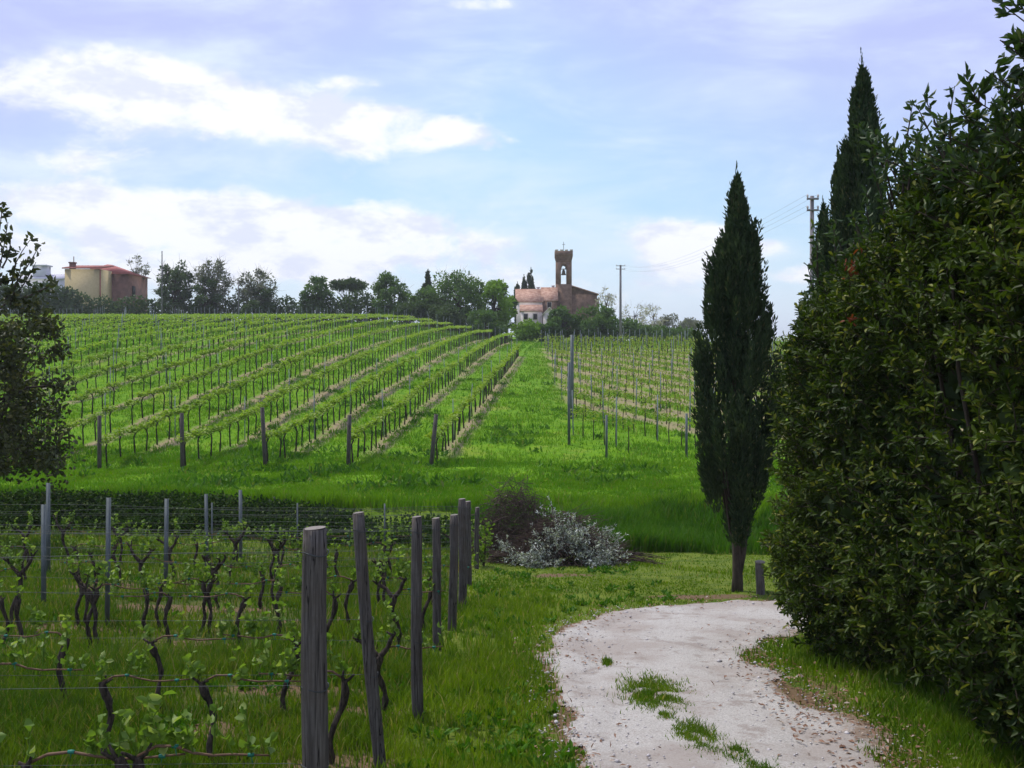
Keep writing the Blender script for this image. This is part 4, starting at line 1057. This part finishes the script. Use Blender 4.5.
def strip_label(k):
    return 'nearest the open grass strip' if k == 0 else f'{ordinal(k + 1)} from the open grass strip'

def build_hill_vineyard():
    tr, fo = hill_vine_meshes()
    vines, posts = [], []
    row_end = {0: 92, 1: 130}
    for k in range(27):
        y1 = row_end.get(k, 141 - max(0, k - 4) * .6); y = 35.2 + rng.uniform(-.2, .2); n = 0; j = 0
        pe = None
        while y < y1:
            x = row_x(k, y)
            if x / y > -.545 and rng.uniform() > .04: n += 1; vines.append((y, x, k, n))
            y += 1.08 + rng.uniform(-.05, .05)
        yy = 34.6
        while yy < y1 + .5:
            x = row_x(k, yy)
            if x / yy > -.535: j += 1; posts.append((yy, x, k, j, yy < 35))
            yy += 6.6
    ang = math.atan(ROW_DX)
    vines.sort(key=lambda v: v[0] ** 2 + v[1] ** 2); posts.sort(key=lambda v: v[0] ** 2 + v[1] ** 2)
    protos = []
    NI = 240
    for i, (y, x, k, n) in enumerate(vines[:NI]):
        v = i % 5; loc = (x + rng.normal() * .03, y, float(H(x, y)))
        lab = f'leafy trained vine, {ordinal(n)} uphill in the hillside row {strip_label(k)}'
        if i < 5:
            t = empty('grapevine', loc, lab, 'grapevine', 'vines in the hillside rows', -ang)
            new_obj('trunk', tr[v], t); new_obj('foliage', fo[v], t); protos.append(t)
        else:
            o = dup(protos[v], loc, -ang + (pi if rng.uniform() < .5 else 0), rng.uniform(.95, 1.05), lab)
    # the rest of the hillside vines, far up the slope
    g, gl = G(), G(); far = vines[NI:]
    for (y, x, k, n) in far:
        z = float(H(x, y, False)); w = .022 + .00014 * y
        g.tube([(x, y, z - .1), (x + rng.uniform(-.05, .05), y, z + .5), (x, y, z + .93)], [w, w * .9, w * .8], 4, False)
    tag(g.build('vine_trunks', M['hill_bark']), 'dark trunks of the countless vines far up the left hillside', 'vine trunks', None, 'stuff')
    A = np.array([(x, y, k) for (y, x, k, n) in far]); rep = 23
    P = np.repeat(A[:, :2], rep, 0); t = rng.uniform(-.58, .58, len(P)); P = P + np.stack([t * ROW_DX, t], 1)
    z = H(P[:, 0], P[:, 1], False); P = np.stack([P[:, 0] + rng.normal(size=len(P)) * .09, P[:, 1], z + .90 + rng.uniform(0, 1, len(P)) ** 1.2 * .21], 1)
    add_leaves(gl, P, rdir(len(P)) * [1, 1, .5] + [0, 0, .1], .22 * rng.uniform(.6, 1.2, len(P)), .17 * rng.uniform(.7, 1.2, len(P)), .2, False, np.array([[0, 0, 1.0]]))
    tag(gl.build('vine_foliage', M['hill_leaf']), 'continuous green foliage of the vine rows far up the left hillside', 'vine foliage', None, 'stuff')
    # posts
    wood = post_mesh('end_post', 1.95, .075, 'post_wood', 8); grey = post_mesh('trellis_post', 1.95, .019, 'concrete_post')
    NP = 280
    for i, (y, x, k, j, end) in enumerate(posts[:NP]):
        o = new_obj('end_post' if end else 'trellis_post', wood if end else grey); o.location = (x, y, float(H(x, y)))
        o.rotation_euler = (rng.normal() * .035, rng.normal() * .035, 0)
        s = rng.uniform(.88, 1.08); o.scale = (1, 1, s)
        if end: tag(o, f'brown wooden end post of the hillside row {strip_label(k)}', 'post', 'end posts of the hillside rows')
        else: tag(o, f'thin grey post, {ordinal(j)} uphill in the hillside row {strip_label(k)}', 'post', 'trellis posts on the hillside')
    g = G()
    for (y, x, k, j, end) in posts[NP:]:
        z = float(H(x, y)); g.tube([(x, y, z - .2), (x + rng.normal() * .02, y, z + 1.9)], .022, 4)
    if g.n: tag(g.build('far_trellis_posts', M['concrete_post']), 'grey trellis posts near the top of the left hillside', 'posts', None, 'stuff')
    # top wires of the rows, from end to end
    for k in range(9):
        y1 = row_end.get(k, 140); ys = np.linspace(34.6, y1, 50); xs = row_x(k, ys)
        g = G(); g.tube(np.stack([xs, ys, H(xs, ys, False) + 1.0], 1), .006, 3, False)
        tag(g.build('trellis_wire', M['wire']), f'low wire carrying the vines of the hillside row {strip_label(k)}', 'wire', 'wires of the hillside rows')
build_hill_vineyard()

def build_young_vineyard():
    e = np.array([.34, -.94]); nn = np.array([.94, .34]); o0 = np.array([3.5, 57.0])
    tr, fo = [], []
    for v in range(4):
        g = G(); b = rng.uniform(-.05, .05, 2); g.tube([(0, 0, -.1), (b[0], b[1], .45), (b[0] * .3, 0, .95)], [.024, .020, .016], 5); g.tube([(b[0] * .3, 0, .9), (.1, .15, 1.05), (.12, .3, 1.0)], [.012, .01, .006], 4, False); tr.append(g.mesh('trunk', M['hill_bark'], True))
        g = G(); n = 34; P = np.stack([rng.normal(size=n) * .12, rng.normal(size=n) * .22, .85 + rng.uniform(0, .45, n)], 1)
        add_leaves(g, P, rdir(n) + [0, 0, .4], .13 * rng.uniform(.6, 1.2, n), .11, .2); fo.append(g.mesh('foliage', M['young_leaf']))
    vines, posts = [], []
    for k in range(-2, 20):
        c = o0 + nn * 2.8 * k; n = j = 0
        # walk from the far-left end of the row towards the camera
        s = -90.0 if k > 0 else -40.0; ph = rng.uniform(0, 1)
        while s < 60:
            p = c + e * (s + ph); s += 1.05
            edge = 2.2 + .011 * (p[1] - 40)
            if p[0] < edge + .35 or p[1] < 37.5 or p[1] > 121 or p[0] / p[1] > .33: continue
            n += 1; vines.append((p[1], p[0], k, n))
            if n == 1 or n % 5 == 0: j += 1; posts.append((p[1] - .3, p[0] - .02, k, j))
    ang = math.atan2(e[1], e[0]) - pi / 2
    vines.sort(); posts.sort(); protos = []
    rows = sorted({v[2] for v in vines}); rl = {k: ordinal(i + 1) for i, k in enumerate(rows)}
    NI = 270
    for i, (y, x, k, n) in enumerate(vines[:NI]):
        v = i % 4; loc = (x, y, float(H(x, y)))
        lab = f'young vine, {ordinal(n)} from the grass strip, {rl[k]} row uphill, right vineyard'
        if i < 4:
            t = empty('young_vine', loc, lab, 'young vine', 'young vines in the right vineyard', ang); new_obj('trunk', tr[v], t); new_obj('foliage', fo[v], t); protos.append(t)
        else: dup(protos[v], loc, ang + rng.uniform(-.3, .3), rng.uniform(.85, 1.15), lab)
    g, gl = G(), G()
    for (y, x, k, n) in vines[NI:]:
        z = float(H(x, y, False)); g.tube([(x, y, z - .1), (x + rng.uniform(-.05, .05), y, z + 1.0)], .03, 4, False)
        m = 10; add_leaves(gl, np.array([x, y, z + .9]) + rng.normal(size=(m, 3)) * [.12, .2, .14], rdir(m) + [0, 0, .4], .2, .16, .2)
    if g.n:
        tag(g.build('young_vine_trunks', M['hill_bark']), 'thin trunks of the young vines near the crest of the right vineyard', 'vine trunks', None, 'stuff')
        tag(gl.build('young_vine_foliage', M['young_leaf']), 'sparse leaves of the young vines near the crest of the right vineyard', 'vine foliage', None, 'stuff')
    pm = post_mesh('steel_post', 2.0, .028, 'concrete_post')
    for i, (y, x, k, j) in enumerate(posts[:280]):
        o = new_obj('steel_post', pm); o.location = (x, y, float(H(x, y))); o.rotation_euler = (rng.normal() * .02, rng.normal() * .02, 0); o.scale = (1, 1, rng.uniform(.92, 1.08))
        tag(o, f'grey post, {ordinal(j)} from the grass strip, {rl[k]} row uphill, right vineyard', 'post', 'posts in the right vineyard')
    g = G()
    for (y, x, k, j) in posts[280:]:
        z = float(H(x, y)); g.tube([(x, y, z - .2), (x, y, z + 2.0)], .030, 4)
    if g.n: tag(g.build('far_steel_posts', M['concrete_post']), 'grey posts near the crest of the right vineyard', 'posts', None, 'stuff')
    for (xp, d, h, r, lab) in [(569, 40, 3.3, .055, 'tall grey corner post, nearer of the two tall ones beside the grass strip'), (572, 48.5, 4.1, .085, 'tall thick grey post standing just behind the nearer tall corner post'),
                               (606.5, 36.6, 1.6, .045, 'short grey post in the grass below the young vines, right of the tall corner post'), (686.5, 36.4, 1.6, .045, 'short grey post in the grass below the young vines, by the big cypress')]:
        g = G(); g.tube([(0, 0, -.3), (0, 0, h * .5), (0, 0, h)], [r, r, r * .95], 8)
        o = g.build('corner_post', M['steel']); o.location = at(xp, d); tag(o, lab, 'post', 'posts in the right vineyard')
build_young_vineyard()

# ------------------------------------------------------------------ old vineyard in the left foreground
END = [(315, 5.0, -.985, 1.84, .064, (0, 0)), (383, 7.07, -.91, 1.80, .043, (-.10, .0)), (418, 8.4, -.79, 1.70, .046, (-.01, 0)), (439, 11.4, -.84, 1.49, .050, (-.02, 0)),
       (452, 12.6, -.755, 1.45, .055, (.02, 0)), (462, 14.5, -.72, 1.60, .058, (0, 0)), (468, 17.0, -.75, 1.42, .06, (0, 0)), (476, 19.5, -.7, 1.2, .045, (.02, 0))]
ROWN = ['first row from the camera', 'second row from the camera', 'third row from the camera', 'fourth row from the camera', 'fifth row from the camera', 'sixth row from the camera', 'seventh row from the camera', 'last row before the lane']
def row_pt(i, s):
    """point s metres to the left along foreground row i"""
    _, d, x0 = END[i][:3]; return x0 - s, d + .05 * s + .06 * sin(s * 1.3 + i)

def old_vine(v):
    """a gnarled spur-pruned vine; row runs along local x"""
    t = empty('old_vine', (0, 0, -50)); g, gc, gl, gt = G(), G(), G(), G()
    hw = rng.uniform(.60, .70)
    stems = 2 if v in (0, 3, 6) else 1
    heads = []
    for q in range(stems):
        x0 = (q - .5) * .17 if stems == 2 else 0.0; le = rng.uniform(-.14, .14)
        n = 20; k = np.linspace(0, 1, n)
        px_ = x0 + le * k + .022 * np.sin(k * 9 + v + q * 2); py_ = .022 * np.cos(k * 7 + v)
        pts = np.stack([px_, py_, -.08 + (hw + .08) * k], 1)
        rr = np.interp(k, [0, .12, .5, .8, .93, 1], [.040, .027, .022, .025, .038, .022]) * (1 + .16 * np.sin(k * 23 + v * 3)) * rng.uniform(.85, 1.15)
        a0 = g.n; g.tube(pts, rr, 9); g.V[-1] = g.V[-1] + rng.normal(size=g.V[-1].shape) * [.0042, .0042, .004]; heads.append(pts[-1])
        if v in (1, 4, 6):
            for s in (-1, 1):
                a = limb(pts[-2], (s * .75, rng.uniform(-.15, .15), .8), rng.uniform(.16, .30), .22, 5, .15); g.tube(a, [.026, .024, .020, .022, .014], 7); heads.append(a[-1])
    for h in heads:                                   # short spurs
        for q in range(2):
            a = limb(h - [0, 0, .02], (rng.uniform(-1, 1), rng.uniform(-.3, .3), .6), rng.uniform(.05, .12), .3, 3); g.tube(a, [.014, .011, .007], 5)
    g.build('trunk', M['vine_bark'], t, True)
    # fruiting cane bent along the wire
    h = heads[0]; sg = -1 if v % 2 else 1; Lc = rng.uniform(.55, .8); k = np.linspace(0, 1, 8)
    cane = np.stack([h[0] + sg * Lc * k, h[1] * (1 - k) + .01 * np.sin(k * 11), h[2] + .07 * np.sin(np.clip(k * 2, 0, 1) * pi) * (1 - k) + (.66 - h[2]) * k], 1)
    gc.tube(cane, np.linspace(.0085, .005, 8), 6); gc.build('cane', M['cane'], t, True)
    # young shoots
    starts = [cane[i] for i in range(1, 8)] * 2 + heads * 3
    for p in starts:
        if rng.uniform() < .38: continue
        a = limb(p, (rng.uniform(-.4, .4), rng.uniform(-.4, .4), 1), rng.uniform(.06, .32), .2, 4, .2)
        gl.tube(a, [.004, .0035, .003, .002], 4, False)
        m = random.randint(4, 9); s = rng.uniform(.2, 1, m); i = np.clip((s * 3).astype(int), 0, 2); f = (s * 3 - i)[:, None]
        D = rdir(m) * [1, 1, .5] + [0, 0, .35]
        add_leaves(gl, a[i] * (1 - f) + a[i + 1] * f, D, rng.uniform(.035, .075, m), rng.uniform(.032, .062, m), .22, True)
    gl.build('foliage', M['vine_leaf'], t)
    for i in (2, 6):
        c = cane[i]; g2 = G(); g2.tube([c + [-.016, 0, 0], c, c + [.016, 0, 0]], [.009, .011, .009], 6); g2.tube([c, c + [.01, -.015, -.04]], [.003, .002], 4); g2.build('tie', M['tie'], t)
    return t

def build_foreground_vines():
    protos = [old_vine(v) for v in range(8)]; used = [False] * 8; cnt = 0
    for i in range(len(END)):
        d = END[i][1]; s = [.95, .42, .28, .45, .4, .4, .5, .4][i]; n = 0
        smax = d * .56 - .6
        while s < smax:
            x, y = row_pt(i, s); n += 1; v = (cnt * 3 + i) % 8
            if d > 12 and rng.uniform() < .12: s += .9; continue
            loc = (x, y, float(H(x, y)) - .02); rz = rng.uniform(-.12, .12) + (pi if rng.uniform() < .4 else 0); sc = rng.uniform(.92, 1.08)
            if i == 0: sc *= 1.0
            lab = f'gnarled old vine, {ordinal(n)} left of the end post, {ROWN[i]}'
            if not used[v]:
                o = protos[v]; used[v] = True; o.location = loc; o.rotation_euler = (0, 0, rz); o.scale = (sc,) * 3; tag(o, lab, 'grapevine', 'old vines in the foreground rows')
            else:
                o = dup(protos[v], loc, rz, sc, lab, 'old vines in the foreground rows')
            cnt += 1; s += .86 + rng.uniform(-.16, .16)
    # end posts
    for i, (xp, d, x, h, r, lean) in enumerate(END):
        z = float(H(x, d)); t = empty('wooden_post', (x, d, z), ['thick weathered wooden post nearest the camera, its sawn top pale', 'slim wooden post leaning left, second from the camera', 'straight weathered wooden post, third from the camera, with a vine at its foot', 'dark wooden post, fourth from the camera in the line of end posts',
                    'dark wooden post, fifth from the camera, leaning slightly right', 'taller wooden post, sixth from the camera in the line of end posts', 'wooden post almost hidden behind the sixth end post', 'short last wooden post of the line, near the lane'][i], 'post', 'wooden end posts of the foreground rows')
        k = np.linspace(0, 1, 14); g = G()
        pts = np.stack([lean[0] * h * k + .006 * np.sin(k * 6 + i), lean[1] * k + .004 * np.cos(k * 5), -.3 + (h + .3) * k], 1)
        rr = r * (1.06 - .10 * k) * (1 + .03 * np.sin(k * 13 + i * 2)); rr[-1] *= .94
        g.tube(pts, rr, 14); dv = rng.normal(size=(14, 1)) * .02 * r + rng.normal(size=(14, 14)) * .012 * r; V0 = g.V[-1]; ctr = np.repeat(pts, 14, 0); V0[:196] += unit(V0[:196] - ctr) * dv.reshape(14, 14).T.reshape(-1, 1)[:196] * 1.5; g.build('shaft', M['post_wood'], t, True)
        top = pts[-1]; a = np.arange(14) * 2 * pi / 14; g = G()
        V = np.stack([top[0] + r * .86 * np.cos(a), top[1] + r * .86 * np.sin(a), np.full(14, top[2] + .004) + .004 * np.cos(a)], 1)
        g.add(np.concatenate([V, [top + [0, 0, .006]]]), None, [(14, q, (q + 1) % 14) for q in range(14)]); g.build('sawn_top', M['post_top'], t)
        for zz in (.66, 1.05, h - .12):
            kk = (zz + .3) / (h + .3); c = np.array([lean[0] * h * kk, lean[1] * kk, zz]); rad = r * 1.06
            aa = np.linspace(0, 2 * pi, 15); g = G(); g.tube(np.stack([c[0] + rad * np.cos(aa), c[1] + rad * np.sin(aa), zz + .01 * np.sin(aa * 2)], 1), .0028, 5, False)
            g.build('wire_loop', M['wire'], t)
    # wires
    for i, e in enumerate(END):
        for q, (zz, nm) in enumerate([(.66, 'low'), (1.05, 'middle'), (e[3] - .12, 'top')]):
            s = np.linspace(0, e[1] * .6, 26); xy = np.array([row_pt(i, a) for a in s]); xy[:, 1] = e[1] + .05 * s
            z = H(xy[:, 0], xy[:, 1], False)
            z = np.convolve(np.pad(z, 4, 'edge'), np.ones(9) / 9, 'valid') + zz - .03 * np.abs(np.sin(s * .55))
            kk = (zz + .3) / (e[3] + .3); z[0] = float(H(e[2], e[1])) + zz; xy[0] = (e[2] + e[5][0] * e[3] * kk - e[4], e[1])
            g = G(); g.tube(np.stack([xy[:, 0], xy[:, 1], z], 1), .0014 if i < 3 else .002, 4)
            tag(g.build('trellis_wire', M['wire']), f'{nm} trellis wire running left along the {ROWN[i]} of old vines', 'wire', 'wires of the foreground rows')
    # steel stakes within the rows
    for (xp, top, d, lab) in [(43, 505, 14.3, 'leftmost thick grey steel stake among the old vines'), (48, 483, 19.0, 'tall grey stake just right of the leftmost thick one and farther back'), (107, 498, 13.1, 'grey steel stake, second clear one from the left edge'),
                              (165.5, 499, 16.3, 'grey steel stake in front of the bank, halfway to the thick nearest post'), (207, 494, 18.5, 'thin grey stake between two others in front of the dark bank'), (240.5, 490, 21.0, 'rightmost thin grey stake standing against the dark bank')]:
        loc = at(xp, d); h = (352 - top) / F * d - loc[2]; g = G(); w = .028 if d < 15 else .032
        g.box(-w, w, -.004, .004, -.3, h); g.box(-w, -w + .008, .0045, .035, -.3, h); g.box(w - .008, w, .0045, .035, -.3, h)
        o = g.build('steel_stake', M['steel']); o.location = loc; o.rotation_euler = (rng.normal() * .015, rng.normal() * .012, rng.uniform(-.3, .3)); tag(o, lab, 'stake', 'steel stakes among the old vines')
    # low netting fence along the lane
    t = empty('wire_fence', (-3.5, 21.3, float(H(-3.5, 21.3))), 'thin wire netting fence along the lane behind the old vines', 'fence'); b = np.array(t.location)
    g = G(); xs = np.linspace(-6.5, -.9, 24)
    for zz in np.linspace(.1, 1.15, 8): g.tube(np.stack([xs, np.full(24, 21.3) - xs * .12 - .42, H(xs, 21.3 - xs * .12 - .42, False) + zz], 1) - b, .0035, 3, False)
    for x in np.arange(-6.5, -.9, .16):
        y = 21.3 - x * .12 - .42; z = float(H(x, y, False)); g.tube(np.array([(x, y, z + .08), (x, y, z + 1.15)]) - b, .003, 3, False)
    g.build('netting', M['wire'], t)
    for x in (-6.5, -4.6, -2.7, -.9):
        y = 21.3 - x * .12 - .42; z = float(H(x, y, False)); g = G(); g.tube(np.array([(x, y, z - .2), (x, y, z + 1.25)]) - b, .018, 5); g.build('fence_stake', M['steel'], t)
build_foreground_vines()

# ------------------------------------------------------------------ brush heaps, stump, undergrowth on the bank
def build_heaps():
    # brown twiggy heap behind
    loc = at(514, 22.7); t = empty('brush_heap', loc, 'tall dark brown heap of bare twigs behind the grey one', 'brush pile'); g = G()
    def dome(a, rx, ry, h): 
        q = rng.uniform(0, 1) ** .5; return np.array([cos(a) * rx * q, sin(a) * ry * q, h * (1 - q ** 2.2) * rng.uniform(.1, 1)])
    for k in range(1500):
        p = dome(rng.uniform(0, 2 * pi), 1.0, .6, 1.62); d = unit(rng.normal(size=3) * [1, 1, .55] + [0, 0, .35]); L = rng.uniform(.25, .8)
        g.tube(limb(p - d * L * .5 + [0, 0, .05], d, L, .2, 3, .0), [.008, .006, .003], 3, False)
    g.build('twigs', M['twig_brown'], t); t.children[0]['kind'] = 'stuff'
    # grey heap of cut olive branches in front
    loc = at(568, 20.6); t = empty('olive_prunings', loc, 'grey-leaved heap of cut olive branches at the edge of the grass', 'brush pile'); g, gl = G(), G()
    for k in range(1250):
        a = rng.uniform(0, 2 * pi); p = dome(a, 1.24, .8, 1.02) + [(-.05), 0, 0]; p[2] *= 1 - .25 * (p[0] > .5)
        d = unit(np.array([cos(a), sin(a), rng.uniform(-.3, .5)]) + rng.normal(size=3) * .5); L = rng.uniform(.35, 1.0)
        pts = limb(p - d * L * .4 + [0, 0, .06], d, L, .2, 4, -.05); pts[:, 2] = np.maximum(pts[:, 2], .02)
        g.tube(pts, [.009, .007, .005, .003], 3, False)
        if p[0] < .8 and fbm(np.array([p[0] * 2.4 + 7]), np.array([p[2] * 2.4 + p[1] * 1.5]), 3, 2)[0] > -.10:
            m = 34; s = rng.uniform(.1, 1, m); i = np.clip((s * 3).astype(int), 0, 2); f = (s * 3 - i)[:, None]
            add_leaves(gl, pts[i] * (1 - f) + pts[i + 1] * f, rdir(m) + d * .6, .072 * rng.uniform(.7, 1.3, m), .020, .2)
    for k in range(60):
        a = rng.choice([rng.uniform(-.25, .35), rng.uniform(2.8, 3.4)]); p = np.array([cos(a) * rng.uniform(.9, 1.35), sin(a) * .4, rng.uniform(.03, .25)])
        g.tube(limb(p, (cos(a), sin(a) * .5, -.05), rng.uniform(.4, .9), .12, 4, -.08) * [1, 1, 1], [.012, .009, .007, .004], 4, False)
    o = g.build('branches', M['twig_brown'], t); o['kind'] = 'stuff'; gl.build('leaves', M['olive_leaf'], t)
    # stump by the cypress
    loc = at(760, 16.1); t = empty('short_post', loc, 'short squat wooden post standing beside the cypress trunk', 'post'); g = G()
    k = np.linspace(0, 1, 8); g.tube(np.stack([.01 * np.sin(k * 5), 0 * k, -.15 + .66 * k], 1), .068 * (1.08 - .1 * k), 12); g.build('shaft', M['post_wood'], t, True)
    g = G(); g.tube([(0, 0, .512), (0, 0, .53), (0, 0, .542)], [.082, .082, .06], 12); g.build('cap', M['post_top'], t)
    # low green shrub at the left of the heap
    loc = at(484, 20.0); t = empty('small_shrub', loc, 'small pale green sapling beside the last wooden post and the heaps', 'shrub'); g, gl = G(), G()
    for q in range(7):
        l = limb((0, 0, -.05), (rng.uniform(-.5, .5), rng.uniform(-.4, .4), 1), rng.uniform(.5, 1.05), .15, 5, .1); g.tube(l, [.014, .011, .009, .006, .003], 5, False)
        m = 34; s = rng.uniform(.3, 1, m); i = np.clip((s * 4).astype(int), 0, 3); f = (s * 4 - i)[:, None]
        add_leaves(gl, l[i] * (1 - f) + l[i + 1] * f + rng.normal(size=(m, 3)) * .05, rdir(m) + [0, 0, .4], .075, .05, .2, True)
    g.build('stem', M['bark'], t); gl.build('foliage', M['vine_leaf'], t)
    # ivy and brambles on the steep bank face to the left
    gl = G(); n = 42000; x = rng.uniform(-17, -.6, n); f = rng.uniform(0, 1, n); y = foot(x) - .15 + f * 1.45
    k = rng.uniform(size=n) < np.clip(.65 + 1.3 * fbm(x / 1.1, f * 2, 71, 3), .1, 1); x, y = x[k], y[k]; n = len(x)
    P = np.stack([x, y - rng.uniform(0, .22, n), H(x, y) + rng.uniform(0, .34, n)], 1)
    add_leaves(gl, P, rdir(n) + [0, -.3, .2], .10 * rng.uniform(.6, 1.3, n), .075, .2)
    tag(gl.build('undergrowth', M['ivy']), 'dark ivy and brambles covering the steep bank face behind the old vines', 'undergrowth', None, 'stuff')
build_heaps()

# ------------------------------------------------------------------ air
def build_haze():
    m, t, out = mat('haze'); v = t.n('ShaderNodeVolumePrincipled')
    v.inputs['Color'].default_value = (.93, .96, 1.0, 1); v.inputs['Density'].default_value = .0003; v.inputs['Anisotropy'].default_value = .2
    m.node_tree.links.new(v.outputs[0], out.inputs['Volume'])
    g = G(); g.box(-4300, 4300, -70, 5400, -60, 90); tag(g.build('haze', m), 'thin pale haze in the air over the whole valley', 'haze', None, 'stuff')
build_haze()
